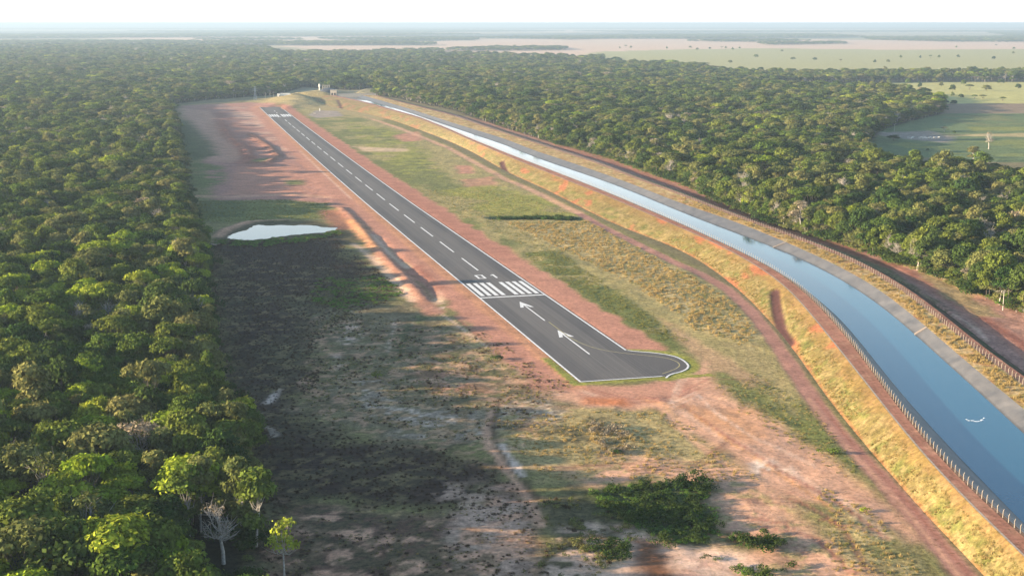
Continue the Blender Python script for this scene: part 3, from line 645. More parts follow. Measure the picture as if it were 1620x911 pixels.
def cov_slope(x, y, u):
    n = len(x); c = np.tile(np.array([.175, .135, .047]), (n, 1)); a = fbm(x, y, 8, 4, 61); b = fbm(x, y, 2.5, 3, 62); e = fbm(x, y*.3, 10, 3, 63)
    c = lerp(c, (.125,.13,.035), sstep(.45, .60, a)*.85); c = lerp(c, (.235,.175,.075), sstep(.48, .62, b)*.8)
    c = lerp(c, (.25,.125,.050), sstep(.55, .9, u+(a-.5)*.9)*.5); c = lerp(c, (.25,.10,.05), (1-sstep(0, .16, u+(b-.5)*.2))*.8)
    c = lerp(c, (.32,.11,.055), sstep(.60, .68, e)*.8*sstep(300, 500, y)); c = lerp(c, (.25,.20,.10), sstep(900, 1500, y)*.4)
    v = .75+0*x-.4*sstep(.6, .9, u); k = cut_mask(x, y, 2.2); c = lerp(c, (.075,.034,.030), k); v = v*(1-k)+.1*k
    return c, v
sl_o = sweep('embankment_slope', fT, -.3, fCL, ZC, M_land, 14, .32, cov_slope, bulge=.25)
# sink the ramps cut into the slope
me = sl_o.data; n = len(me.vertices); co_ = np.empty(n*3, np.float32); me.vertices.foreach_get('co', co_); co_ = co_.reshape(-1, 3)
co_[:, 2] -= cut_mask(co_[:, 0].astype(float), co_[:, 1].astype(float), 2.2)*.7*np.clip(co_[:, 2]/1.5, 0, 1); me.vertices.foreach_set('co', co_.ravel()); me.update()
def cov_track(x, y, u):
    c = np.tile(np.array([.36, .165, .105]), (len(x), 1)); a = fbm(x, y, 5, 3, 71)
    w = np.exp(-((u-.3)/.1)**2)+np.exp(-((u-.68)/.1)**2); c = lerp(c, (.27,.115,.08), w*.7); c = lerp(c, (.44,.24,.15), sstep(.5, .7, a)*.5); return c, .05+0*x
sweep('crest_track', lambda y: fCL(y)+.55, ZC+.012, fFL, ZC+.012, M_land, 8, 0.05, cov_track)
M_conc = simple_noise_mat('concrete', (.42, .38, .33), (.30, .27, .24), .6, .85, .2, .01)
M_gut = simple_noise_mat('gutter_concrete', (.50, .42, .34), (.34, .24, .17), .9, .85, .2)
sweep('crest_gutter', fCL, ZC+.05, lambda y: fCL(y)+.55, ZC+.05, M_gut, 1)
def cov_verge(x, y, u):
    c = np.tile(np.array([.20, .12, .08]), (len(x), 1)); a = fbm(x, y, 3, 3, 72); return lerp(c, (.09,.06,.045), sstep(.4, .6, a)*.7), .4+0*x
sweep('canal_verge', fFL, ZC+.004, fLL, ZC-.02, M_land, 4, .05, cov_verge)
# concrete lining with panel joints across it
m = mat('canal_lining', (.30, .30, .31), .5, .5); t = NT(m); co = t.co(); sep = t.new('ShaderNodeSeparateXYZ'); t.l.new(co, sep.inputs[0])
n1 = t.noise(co, .25, 4, .6, (1, .5, 1)); n2 = t.noise(co, 2.0, 3, .6)
fr = t.math('FRACT', t.math('MULTIPLY', t.math('ADD', sep.outputs['Y'], t.math('MULTIPLY', sep.outputs['X'], .45)), .25))
jt = t.math('LESS_THAN', fr, .06); pan = t.new('ShaderNodeTexWhiteNoise', noise_dimensions='1D')
t.l.new(t.math('FLOOR', t.math('MULTIPLY', t.math('ADD', sep.outputs['Y'], t.math('MULTIPLY', sep.outputs['X'], .45)), .25)), pan.inputs['W'])
c = t.mix(t.ramp(n1, .3, .7), (.070, .070, .074), (.125, .118, .115)); c = t.mix(1.0, c, t.ramp(pan.outputs[0], 0, 1, .88, 1.1), 'MULTIPLY'); c = t.mix(t.math('MULTIPLY', jt, .45), c, (.12, .11, .10))
wet = t.ramp(sep.outputs['Z'], ZW, ZW+.45, .45, 1.0); c = t.mix(1.0, c, wet, 'MULTIPLY')
t.l.new(c, t.b.inputs['Base Color']); t.bump(n2, .03); M_lin = m
sweep('canal_lining', fLL, ZC-.02, lambda y: fWL(y)+.4, ZW-.25, M_lin, 3)
sweep('canal_lining', lambda y: fWR(y)-.4, ZW-.25, fLR, ZC, M_lin, 3)
m = mat('canal_water', (.012, .085, .14), .06, .5); t = NT(m); co = t.co(); n = t.noise(co, 1.1, 3, .55); n2 = t.noise(co, .12, 3, .5)
t.bump(t.math('ADD', t.math('MULTIPLY', n, .5), n2), .012)
M_wat = m
sweep('canal_water', lambda y: fWL(y)-.1, ZW, lambda y: fWR(y)+.1, ZW, M_wat, 4)
def cov_rv(x, y, u):
    c = np.tile(np.array([.42, .27, .11]), (len(x), 1)); a = fbm(x, y, 6, 3, 73); b = fbm(x, y, 2, 3, 74)
    c = lerp(c, (.22,.20,.05), sstep(.48, .62, a)*.8); c = lerp(c, (.52,.38,.20), sstep(.5, .62, b)*.7); c = lerp(c, (.42,.17,.09), sstep(.62, .7, a)*.6); return c, .8+0*x
sweep('grass_verge', fLR, ZC, fFR, ZC+.3, M_land, 6, .15, cov_rv)
sweep('service_track', fFR, ZC+.3, fRO, ZC+.2, M_land, 6, .06, cov_track)
def cov_ro(x, y, u):
    c = np.tile(np.array([.15, .085, .06]), (len(x), 1)); a = fbm(x, y, 5, 3, 75); return lerp(c, (.06,.085,.03), sstep(.48, .6, a)*.8), .6+0*x
sweep('outer_slope', fRO, ZC+.2, fRT, 3.15, M_land, 8, .3, cov_ro)
# end of the canal: low concrete apron and headwall
xa, xb = float(fCL(YEND)), float(fRO(YEND))
# ------------------------------------------------------------------ fences
M_post = simple_noise_mat('fence_post_concrete', (.34, .29, .23), (.25, .21, .17), 1.5, .85, .2)
M_wire = mat('galvanised_wire', (.25, .24, .23), .5, .5, .6)
def post_verts(x, y, z, rz):
    c, s = math.cos(rz), math.sin(rz); V = []
    for (h, a, off) in ((-.3, .09, 0), (1.75, .075, 0), (2.25, .06, .22)):
        for dx, dy in ((-1, -1), (1, -1), (1, 1), (-1, 1)):
            lx, ly = dx*a+off, dy*a; V.append((x+lx*c-ly*s, y+lx*s+ly*c, z+h))
    Fq = [(i*4+k, i*4+(k+1) % 4, (i+1)*4+(k+1) % 4, (i+1)*4+k) for i in (0, 1) for k in range(4)]+[(8, 9, 10, 11)]
    return V, Fq
def fence(fx, z, spacing, label, cat='fence'):
    Yd = np.arange(185, min(YEND, 1700), .5); Xd = fx(Yd); arc = np.concatenate([[0], np.cumsum(np.hypot(np.diff(Xd), np.diff(Yd)))])
    sp = np.arange(0, arc[-1], spacing); py = np.interp(sp, arc, Yd); pxx = np.interp(py, Yd, Xd)
    root = empty('canal_fence', (float(pxx[0]), float(py[0]), z)); tag(root, label, cat)
    ox, oy, oz = root.location
    vis = np.abs(pxx)/py < .385; order = np.where(vis)[0][:100]; rest = [i for i in range(len(py)) if i not in set(order.tolist())]
    V0, F0 = post_verts(0, 0, 0, 0); pm = mesh_np('fence_post', V0, F0); pm.materials.append(M_post)
    for i in order:
        o = bpy.data.objects.new('post', pm); C.objects.link(o); o.parent = root; o.location = (pxx[i]-ox, py[i]-oy, 0); o.rotation_euler = (random.gauss(0, .025), random.gauss(0, .025), .1); o.scale = (1, 1, random.uniform(.94, 1.04))
    V = []; Fq = []
    for i in rest:
        v, f = post_verts(pxx[i]-ox, py[i]-oy, 0, .1); b = len(V); V += v; Fq += [[q+b for q in ff] for ff in f]
    o = link('more_posts', mesh_np('more_posts', V, Fq), M_post, root); o['kind'] = 'stuff'
    for h in (.35, .8, 1.25, 1.7):
        n = len(py); w = .012
        V = np.array([[(a-ox+.08, b-oy, h-w), (a-ox+.08, b-oy, h+w)] for a, b in zip(pxx, py)]).reshape(-1, 3); i = np.arange(n-1)*2
        link('wire', mesh_np('wire', V, np.stack([i, i+1, i+3, i+2], 1)), M_wire, root)
fence(lambda y: fFL(y)+.25, ZC, 3.3, 'fence of concrete posts between the red crest track and the near canal bank')
fence(lambda y: fFR(y)-.1, ZC+.3, 3.3, 'fence of pale concrete posts along the far bank above the straw coloured grass verge')
# ------------------------------------------------------------------ foliage
def leaf_material(name, ca, cb, trans=.24, rnd=.5):
    m = bpy.data.materials.new(name); m.use_nodes = True; t = NT(m); t.n.remove(t.b)
    out = t.n['Material Output']; oi = t.new('ShaderNodeObjectInfo'); at = t.new('ShaderNodeAttribute', attribute_name='tone')
    c = t.mix(oi.outputs['Random'], ca, cb)
    c = t.mix(1.0, c, t.ramp(at.outputs['Fac'], 0, 1, 1-rnd, 1+rnd), 'MULTIPLY')
    d = t.new('ShaderNodeBsdfDiffuse'); tr = t.new('ShaderNodeBsdfTranslucent'); mx = t.new('ShaderNodeMixShader'); mx.inputs[0].default_value = trans
    t.l.new(c, d.inputs[0]); t.l.new(c, tr.inputs[0]); t.l.new(d.outputs[0], mx.inputs[1]); t.l.new(tr.outputs[0], mx.inputs[2]); t.l.new(mx.outputs[0], out.inputs[0])
    return m
ML = dict(dark=leaf_material('leaves_dark_green', (.036,.070,.018), (.070,.100,.024)), mid=leaf_material('leaves_mid_green', (.085,.135,.024), (.140,.165,.030)),
 lime=leaf_material('leaves_yellow_green', (.210,.290,.024), (.310,.340,.038)), olive=leaf_material('leaves_olive', (.125,.145,.042), (.185,.175,.060)),
 tan=leaf_material('leaves_dry_tan', (.240,.195,.130), (.310,.260,.190)), yellow=leaf_material('blossom_yellow', (.60,.44,.03), (.66,.46,.04)), rust=leaf_material('leaves_rust', (.22,.12,.04), (.26,.15,.05)),
 scrub=leaf_material('leaves_fresh_scrub', (.085,.165,.028), (.120,.200,.035)), straw=leaf_material('blades_straw', (.30,.22,.085), (.40,.29,.12)), grass=leaf_material('blades_green', (.13,.14,.035), (.21,.19,.06)), brushb=leaf_material('blades_dark_brown', (.058,.038,.026), (.10,.066,.044)))
M_bark = simple_noise_mat('bark_grey', (.17, .15, .125), (.10, .085, .07), 2.5, .9, .1)
M_barkp = simple_noise_mat('bark_pale', (.50, .47, .42), (.24, .21, .18), 2.0, .85, .1)
def leaf_cloud(rg, centers, radii, per, size, flat=.62, up=.25):
    """leaf clump faces spread over the shells of several lobes"""
    V = []; tone = []
    for c, r in zip(centers, radii):
        n = int(per*(r/2.2)**2)
        d = rg.normal(size=(n, 3)); d /= np.linalg.norm(d, axis=1)[:, None]; d[:, 2] = np.where(d[:, 2] < -.35, -d[:, 2]*.6, d[:, 2]); d /= np.linalg.norm(d, axis=1)[:, None]
        bump = 1+.22*np.sin(d[:, 0]*7+c[0]*3)*np.sin(d[:, 1]*6+c[1]*5)
        rr = r*bump*(1-.42*rg.random(n)**1.6)*(1+.11*rg.normal(size=n))
        p = c+d*rr[:, None]*np.array([1, 1, flat])
        nn = d*np.array([1, 1, 1/flat])+rg.normal(size=(n, 3))*.55+np.array([0, 0, up]); nn /= np.linalg.norm(nn, axis=1)[:, None]
        a = np.cross(nn, rg.normal(size=(n, 3))); a /= np.linalg.norm(a, axis=1)[:, None]; b = np.cross(nn, a)
        s = size*(.55+.9*rg.random(n))[:, None]; s2 = s*(.5+.5*rg.random((n, 1)))
        q = np.stack([p-a*s-b*s2*.3, p-a*s*.1-b*s2, p+a*s+b*s2*.2, p+a*s*.2+b*s2], 1)
        V.append(q.reshape(-1, 3)); ltone = np.clip(.5+rg.normal()*.16+rg.normal(size=n)*.18, 0, 1); tone.append(np.repeat(ltone, 4))
    V = np.concatenate(V); f = np.arange(len(V)).reshape(-1, 4); return V, f, np.concatenate(tone)
def woody(rg, h, spread, n_limbs, tips, r0, lean=(0, 0), twig=0):
    V = []; Fc = []; base = 0
    def add(p, r, seg=6):
        nonlocal base
        v, f = tube_np(p, r, seg); V.append(v); Fc.append(f+base); base += len(v)
    hf = h*.5; tr = np.array([[0, 0, -.4], [lean[0]*.3+rg.normal()*.15, lean[1]*.3, hf*.4], [lean[0]*.7+rg.normal()*.25, lean[1]*.7, hf*.8], [lean[0], lean[1], hf]])
    add(tr, [r0*1.3, r0, r0*.8, r0*.65], 8)
    for k, tp in enumerate(tips):
        st = tr[2]*(1-.5*rg.random())+tr[3]*.5; st = tr[2]+(tr[3]-tr[2])*rg.random(); mid = st*.5+tp*.5+np.array([0, 0, -.06*h])+rg.normal(size=3)*.3
        add(np.array([st, mid, tp]), [r0*.5, r0*.32, r0*.12], 5)
        for _ in range(twig):
            e = tp+rg.normal(size=3)*np.array([1.3, 1.3, .9])+np.array([0, 0, .9]); s0 = mid+(tp-mid)*rg.random()
            add(np.array([s0, (s0+e)/2+rg.normal(size=3)*.15, e]), [r0*.16, r0*.11, r0*.05], 4)
    return np.concatenate(V), np.concatenate(Fc)
SPEC = {}
def make_species(name, seed, h, cr, nl, shape='dome', per=170, size=.44, flat=.75, r0=.26, twig=0, lr=(1.8, 3.1)):
    rg = np.random.default_rng(seed); cs = []; rs = []
    for k in range(nl):
        a = k*2.399+rg.random()*.6; rad = cr*math.sqrt((k+.4)/nl)*.82
        if shape == 'dome': z = h-2.4-(rad/cr)**1.6*h*.50+rg.normal()*1.0
        elif shape == 'flat': z = h-1.3-(rad/cr)**2*h*.12+rg.normal()*.35
        elif shape == 'tall': z = h-1.6-rg.random()*h*.6; rad *= .8
        else: z = h*.55+rg.normal()*h*.18
        cs.append(np.array([math.cos(a)*rad, math.sin(a)*rad, z])); rs.append(lr[0]+(lr[1]-lr[0])*rg.random())
    cv, cf, tone = leaf_cloud(rg, cs, rs, per, size, flat)
    tips = [c-np.array([0, 0, r*flat*.3]) for c, r in zip(cs, rs)]
    tv, tf = woody(rg, h, cr, nl, tips, r0, (rg.normal()*.4, rg.normal()*.4), twig)
    SPEC[name] = (tv, tf, cv, cf, tone, h)
make_species('dome1', 1, 16, 6.0, 16); make_species('dome2', 2, 14, 5.0, 13); make_species('dome3', 3, 18, 7.4, 22, lr=(2.0, 3.3))
make_species('flat1', 4, 16, 6.6, 15, 'flat', flat=.55); make_species('flat2', 5, 14.5, 5.4, 12, 'flat', flat=.6); make_species('tall1', 6, 18, 3.8, 13, 'tall')
make_species('airy1', 7, 15, 5.2, 14, 'dome', per=85, size=.36, twig=4, lr=(1.3, 2.2)); make_species('airy2', 8, 13, 4.5, 12, 'flat', per=80, size=.34, twig=4, lr=(1.2, 2.0))
make_species('bare', 9, 14.5, 4.6, 14, 'dome', per=20, size=.26, r0=.44, twig=12, lr=(1.2, 1.9)); make_species('small', 10, 7.5, 2.6, 7, 'dome', per=200, size=.3, r0=.14, lr=(1.0, 1.6))
def make_palm():
    rg = np.random.default_rng(5); h = 13.0; tv, tf = tube_np(np.array([[0, 0, -.4], [.15, 0, 4], [.1, .1, 9], [0, .1, h]]), [.26, .19, .16, .14], 8); V = []; tone = []
    for k in range(20):
        a = k*2.399; el = R(70-k*5.2); L_ = 3.4; prev = None; n = 9
        for j in range(n):
            s = j/(n-1); e = el-s*s*1.3; q = np.array([math.cos(a), math.sin(a), 0])
            p = np.array([0, .1, h])+q*L_*s*math.cos(el*.8)+np.array([0, 0, L_*(s*math.sin(el)-s*s*.75)])
            if prev is not None:
                side = np.array([-math.sin(a), math.cos(a), 0]); w = .55*math.sin(s*math.pi*.85+.2)
                for sg in (-1, 1): V += [prev, p, p+side*sg*w+np.array([0, 0, -.3*w*2]), prev+side*sg*w+np.array([0, 0, -.3*w*2])]; tone += [rg.random()]*4
            prev = p
    V = np.array(V); SPEC['palm'] = (tv, tf, V, np.arange(len(V)).reshape(-1, 4), np.array(tone), h)
make_palm()
VAR = {}     # (species, colour) -> trunk mesh, crown mesh
def variant(sp, colr):
    k = (sp, colr)
    if k in VAR: return VAR[k]
    tv, tf, cv, cf, tone, h = SPEC[sp]; tkey = ('_t', sp)
    if tkey not in VAR:
        tm = mesh_np('trunk_'+sp, tv, tf); tm.materials.append(M_barkp if sp in ('tall1', 'bare', 'airy1', 'airy2') else M_bark); tm.shade_smooth(); VAR[tkey] = tm
    cm = mesh_np('crown_'+sp+colr, cv, cf); cm.materials.append(ML[colr]); add_attr(cm, 'tone', tone.astype(np.float32))
    VAR[k] = (VAR[tkey], cm); return VAR[k]
def tree(name, label, cat, x, y, sp, colr, scale=1.0, rz=None, group=None, sz=1.0, lean=(0, 0), z=None):
    root = empty(name, (float(x), float(y), GZ(x, y)-.05 if z is None else z)); tag(root, label, cat, group)
    root.rotation_euler = (lean[0], lean[1], random.uniform(0, 6.28) if rz is None else rz); root.scale = (scale, scale, scale*sz)
    tm, cm = variant(sp, colr)
    for nm, me_ in (('trunk', tm), ('crown', cm)):
        o = bpy.data.objects.new(nm, me_); C.objects.link(o); o.parent = root
    return root
# stuff scattered with geometry nodes from a set of source meshes
def source_collection(name, items):
    col = bpy.data.collections.new(name)
    for i, (tv, tf, tm, cv, cf, cm, tone) in enumerate(items):
        if tv is not None:
            V = np.concatenate([tv, cv]); Fq = np.concatenate([tf, cf+len(tv)]); me_ = mesh_np('source', V, Fq); me_.materials.append(tm); me_.materials.append(cm)
            mi = np.zeros(len(Fq), np.int32); mi[len(tf):] = 1; me_.polygons.foreach_set('material_index', mi); tn = np.concatenate([np.full(len(tv), .5), tone])
        else:
            me_ = mesh_np('source', cv, cf); me_.materials.append(cm); tn = tone
        add_attr(me_, 'tone', tn.astype(np.float32)); o = bpy.data.objects.new('source_%03d' % i, me_); col.objects.link(o)
    return col
def scatter(name, pts, idx, rot, scl, sclz, col, mats, **tg):
    me_ = bpy.data.meshes.new(name); me_.vertices.add(len(pts)); me_.vertices.foreach_set('co', np.asarray(pts, np.float32).ravel())
    add_attr(me_, 'idx', np.asarray(idx, np.int32), 'POINT', 'INT'); add_attr(me_, 'rz', np.asarray(rot, np.float32)); add_attr(me_, 'sc', np.asarray(scl, np.float32)); add_attr(me_, 'scz', np.asarray(sclz, np.float32))
    o = bpy.data.objects.new(name, me_); C.objects.link(o); tag(o, **tg)
    for mm in mats: me_.materials.append(mm)
    ng = bpy.data.node_groups.new(name+'_nodes', 'GeometryNodeTree'); ng.interface.new_socket('Geometry', in_out='INPUT', socket_type='NodeSocketGeometry'); ng.interface.new_socket('Geometry', in_out='OUTPUT', socket_type='NodeSocketGeometry')
    n = ng.nodes; l = ng.links; gi = n.new('NodeGroupInput'); go = n.new('NodeGroupOutput'); ip = n.new('GeometryNodeInstanceOnPoints'); ci = n.new('GeometryNodeCollectionInfo')
    ci.inputs['Collection'].default_value = col; ci.inputs['Separate Children'].default_value = True; ci.inputs['Reset Children'].default_value = True
    def na(nm, ty):
        a = n.new('GeometryNodeInputNamedAttribute'); a.data_type = ty; a.inputs['Name'].default_value = nm; return a.outputs['Attribute']
    l.new(gi.outputs[0], ip.inputs['Points']); l.new(ci.outputs[0], ip.inputs['Instance']); ip.inputs['Pick Instance'].default_value = True; l.new(na('idx', 'INT'), ip.inputs['Instance Index'])
    cr = n.new('ShaderNodeCombineXYZ'); l.new(na('rz', 'FLOAT'), cr.inputs[2]); l.new(cr.outputs[0], ip.inputs['Rotation'])
    cs = n.new('ShaderNodeCombineXYZ'); s_sock = na('sc', 'FLOAT'); l.new(s_sock, cs.inputs[0]); l.new(s_sock, cs.inputs[1]); l.new(na('scz', 'FLOAT'), cs.inputs[2]); l.new(cs.outputs[0], ip.inputs['Scale'])
    l.new(ip.outputs[0], go.inputs[0]); md = o.modifiers.new('scatter', 'NODES'); md.node_group = ng
    return o
KINDS = [('dome1','dark'),('dome2','dark'),('dome3','dark'),('dome1','mid'),('dome2','mid'),('dome3','mid'),('flat1','mid'),('flat2','lime'),('dome1','lime'),('flat1','lime'),
         ('dome2','olive'),('flat1','olive'),('tall1','olive'),('tall1','mid'),('airy1','olive'),('airy2','tan'),('airy1','tan'),('bare','tan'),('small','mid'),('palm','mid'),('dome3','olive')]
KI = {k: i for i, k in enumerate(KINDS)}
items = []
for sp, colr in KINDS:
    tv, tf, cv, cf, tone, h = SPEC[sp]; items.append((tv, tf, M_barkp if sp in ('tall1', 'bare', 'airy1', 'airy2') else M_bark, cv, cf, ML[colr], tone))
tree_src = source_collection('tree_sources', items)
rg = np.random.default_rng(77)
def fill(poly_px, bands, seed):
    """jittered positions inside a wood; bands = (y0, y1, spacing)"""
    pl = PX(poly_px); X = []; Y = []; G = []
    for y0, y1, sp in bands:
        y0 = max(y0, pl[:, 1].min()); y1 = min(y1, pl[:, 1].max())
        if y1 <= y0: continue
        for yy in np.arange(y0, y1, sp*.9):
            hw = .377*yy+60; x0 = max(pl[:, 0].min(), -hw-40); x1 = min(pl[:, 0].max(), hw)
            if x1 <= x0: continue
            a = np.arange(x0, x1, sp); X.append(a+rg.uniform(-.42, .42, len(a))*sp); Y.append(yy+rg.uniform(-.42, .42, len(a))*sp); G.append(np.full(len(a), sp))
    X = np.concatenate(X); Y = np.concatenate(Y); G = np.concatenate(G); d = poly_sd(X, Y, pl); k = d < -1.0; return X[k], Y[k], G[k], d[k]
xl_, yl_, gl_, dl_ = fill(F_LEFT, [(170,700,7.0),(700,1300,8.0),(1300,2400,10),(2400,4000,14),(4000,7500,20)], 1)
xr_, yr_, gr_, dr_ = fill(F_RIGHT, [(350,900,7.0),(900,1500,8.0),(1500,2600,10.5),(2600,5000,15)], 2)
xb_, yb_, gb_, db_ = fill(F_BELT, [(2000,6000,17)], 3)
keepb = rg.random(len(xb_)) < .6; xb_, yb_, gb_, db_ = xb_[keepb], yb_[keepb], gb_[keepb], db_[keepb]
# woods on the plain far behind
FARW = [[(440,88),(500,84),(640,85),(640,92),(560,93),(470,92)], [(705,80),(780,77),(895,76),(895,80),(800,81),(710,82)], [(590,82),(700,80),(700,84),(600,86)],
        [(230,66),(520,68),(640,68),(700,71),(480,72),(200,70)], [(500,62),(720,60),(760,64),(600,66)], [(700,61),(1060,56),(1300,55),(1370,59),(1100,62)], [(1360,60),(1620,59),(1800,60),(1800,67),(1500,67),(1380,64)], [(1200,70),(1330,68),(1340,70),(1210,72)],
        [(1560,52),(1640,48),(1800,50),(1800,58),(1600,58)], [(-200,56),(250,55),(500,52),(760,55),(600,58),(300,60),(-200,62)], [(950,91),(925,93),(945,95),(960,94)], [(450,91),(560,89),(620,90),(560,93)], [(-200,68),(120,66),(300,68),(200,71),(-200,73)], [(300,63),(420,62),(480,63.5),(380,65)], [(820,62),(900,61),(960,62),(900,63.5)], [(1080,66),(1200,64.5),(1290,66),(1190,67.5)], [(200,50),(700,48),(900,50),(700,52),(300,53)], [(900,50),(1500,49),(1800,50),(1500,51.5),(1000,52)], [(-200,45),(800,44),(1800,45),(1800,46.5),(-200,47)]]
fx_, fy_, fg_ = [], [], []
for k_, f_ in enumerate(FARW):
    a, b, c__, d__ = fill(f_, [(2500,5000,20),(5000,8500,32),(8500,16000,50),(16000,34000,95)], 4); fx_.append(a); fy_.append(b); fg_.append(c__)
fx_ = np.concatenate(fx_); fy_ = np.concatenate(fy_); fg_ = np.concatenate(fg_)
def choose(x, y, side, seed):
    r = rg.random(len(x)); n1 = fbm(x, y, 45, 3, seed); n2 = fbm(x, y, 18, 2, seed+5); out = np.zeros(len(x), int)
    near = (side == 0)*(1-sstep(420, 800, y))
    w = {('dome1','dark'):1.3,('dome2','dark'):1.2,('dome3','dark'):1.2,('dome1','mid'):1.0,('dome2','mid'):.9,('dome3','mid'):.7,('flat1','mid'):.8,('flat2','lime'):.3,('dome1','lime'):.2,('flat1','lime'):.2,
         ('dome2','olive'):.8,('flat1','olive'):.6,('tall1','olive'):.6,('tall1','mid'):.5,('airy1','olive'):.8,('airy2','tan'):.22,('airy1','tan'):.16,('bare','tan'):.55,('small','mid'):.5,('palm','mid'):.05,('dome3','olive'):.45}
    W = np.array([w[k] for k in KINDS])[None, :]*np.ones((len(x), 1))
    lime = np.array([k[1] == 'lime' for k in KINDS]); dark = np.array([k[1] == 'dark' for k in KINDS]); oliv = np.array([k[1] in ('olive', 'tan') for k in KINDS])
    W[:, lime] *= (.45+near*10*sstep(.4, .6, n1))[:, None]; W[:, dark] *= (1.6-1.1*sstep(.4, .6, n2)-.3*near)[:, None]; W[:, oliv] *= (.5+1.2*sstep(.4, .62, fbm(x, y, 30, 3, seed+9)))[:, None]
    if side == 1: W[:, oliv] *= 1.3
    cw = np.cumsum(W, 1); cw /= cw[:, -1:]; return (r[:, None] > cw).sum(1).clip(0, len(KINDS)-1)
X = np.concatenate([xl_, xr_]); Y = np.concatenate([yl_, yr_]); G = np.concatenate([gl_, gr_])
IDX = np.concatenate([choose(xl_, yl_, 0, 100), choose(xr_, yr_, 1, 200)])
# clear of canal, runway and intake works
clr = ~((Y > 150) & (Y < YEND+60) & (X > fT(Y)-4) & (X < fRT(Y)+10))
FRX, FRY, FRG, FRI = [], [], [], []
for fp, e0, sd_ in ((F_LEFT, 5.0, 1), (F_RIGHT, 5.0, 2)):
    x, y, g_, d_ = fill(fp, [(170,1500,3.6),(1500,2600,6)], sd_); k = (d_ > -e0)
    FRX.append(x[k]); FRY.append(y[k]); FRG.append(np.full(k.sum(), 7.0)); FRI.append(rg.choice([KI[('small','mid')], KI[('dome2','dark')], KI[('dome2','olive')], KI[('small','mid')], KI[('airy1','olive')], KI[('dome2','mid')]], k.sum()))
nfr = sum(len(a) for a in FRX)
X = np.concatenate([X]+FRX); Y = np.concatenate([Y]+FRY); G = np.concatenate([G]+FRG); IDX = np.concatenate([IDX]+FRI); fringe = np.zeros(len(X), bool); fringe[-nfr:] = True
clr = ~((Y > 150) & (Y < YEND+60) & (X > fT(Y)-4) & (X < fRT(Y)+4))
# special trees: crown seen at (px,py), height h
SPECIAL = [
 ('broadleaf_tree','lone slim golden green tree standing apart on the clearing at the forest corner','tree',(447,832),15.5,'airy1','lime',.78,(0,0)),
 ('bare_tree','leaning bare tree with a bright white trunk at the corner of the left forest','tree',(350,812),15,'bare','tan',.9,(0,-.10)),
 ('slender_tree','tall tree with forked pale trunks and a vivid green crown at the forest corner','tree',(402,765),19,'tall1','mid',1.05,(0,.03)),
 ('flat_topped_tree','wide flat-topped greyish tree with visible pale branches inside the left forest','tree',(222,682),15,'airy2','tan',1.55,(0,0)),
 ('palm_tree','tall thin-stemmed palm rising over the left forest behind the greyish flat-topped tree','palm',(213,622),15,'palm','mid',1.05,(0,0)),
 ('palm_tree','low palm with arching fronds right of the greyish flat-topped tree','palm',(274,660),11,'palm','dark',.85,(0,0)),
 ('bare_tree','leafless white snag standing among green crowns in the left forest','tree',(60,372),14,'bare','tan',1.0,(0,0)),
 ('bare_tree','white forked dead tree above the canopy in the middle of the left forest','tree',(130,365),15,'bare','tan',1.1,(0,0)),
 ('broadleaf_tree','big golden green tree over pale trunks at the left forest corner','tree',(300,735),19,'dome3','lime',1.15,(0,0)),
 ('broadleaf_tree','large spreading olive tree with pale limbs near the bottom of the left forest','tree',(135,790),18,'airy1','olive',1.35,(0,0)),
 ('broadleaf_tree','wide pale olive crown standing left of the big golden green tree','tree',(75,735),17,'airy2','olive',1.4,(0,0)),
 ('bare_tree','greyish lilac leafless crown among yellow green trees in the left forest','tree',(228,540),13,'bare','tan',1.3,(0,0)),
 ('broadleaf_tree','small rust coloured tree among dark trees at the lower left','tree',(40,790),9,'small','rust',1.1,(0,0)),
 ('flowering_tree','left one of the two yellow blossoming trees beyond the canal','tree',(1463,352),12,'dome2','yellow',.62,(0,0)),
 ('flowering_tree','right, wider one of the two yellow blossoming trees beyond the canal','tree',(1590,358),12,'flat2','yellow',.7,(0,0)),
 ('palm_tree','palm with a pale trunk rising from the forest edge beyond the canal','palm',(1226,300),12,'palm','olive',1.0,(0,0)),
 ('palm_tree','lower palm at the forest edge left of the palm with a pale trunk','palm',(1200,316),8,'palm','mid',.8,(0,0)),
 ('bare_tree','pale leafless tree at the right margin beyond the canal road','tree',(1607,400),14,'bare','tan',1.2,(0,0)),
 ('bare_tree','small slender pale tree standing in front of the shrubs beyond the canal road','tree',(1543,413),8,'bare','olive',.6,(0,0)),
 ('broadleaf_tree','bright green low tree at the forest edge behind the near power pole','tree',(1500,392),11,'flat1','lime',.9,(0,0)),
 ('broadleaf_tree','rounded greyish olive tree at the forest edge beyond the canal bend','tree',(1340,335),14,'airy1','olive',1.15,(0,0)),
 ('broadleaf_tree','rounded greyish tree at the far right beside the pale leafless tree','tree',(1570,395),13,'airy1','olive',1.2,(0,0)),
]
for (nm, lb, ct, (cx, cy), h, sp, cl, sc, ln_) in SPECIAL:
    x, y, _ = P(cx, cy, h*.82); clr &= ~((np.hypot(X-x, (Y-y)*.8) < 3.6*sc) | ((np.abs(X-x) < 4) & (Y < y) & (Y > y-9)))
    tree(nm, lb, ct, x, y, sp, cl, sc, None, None, h/(SPEC[sp][5]*sc), ln_)
cpl = PX([(285,845),(425,845),(432,1000),(300,1000)]); clr &= ~(poly_sd(X, Y, cpl) < 0)
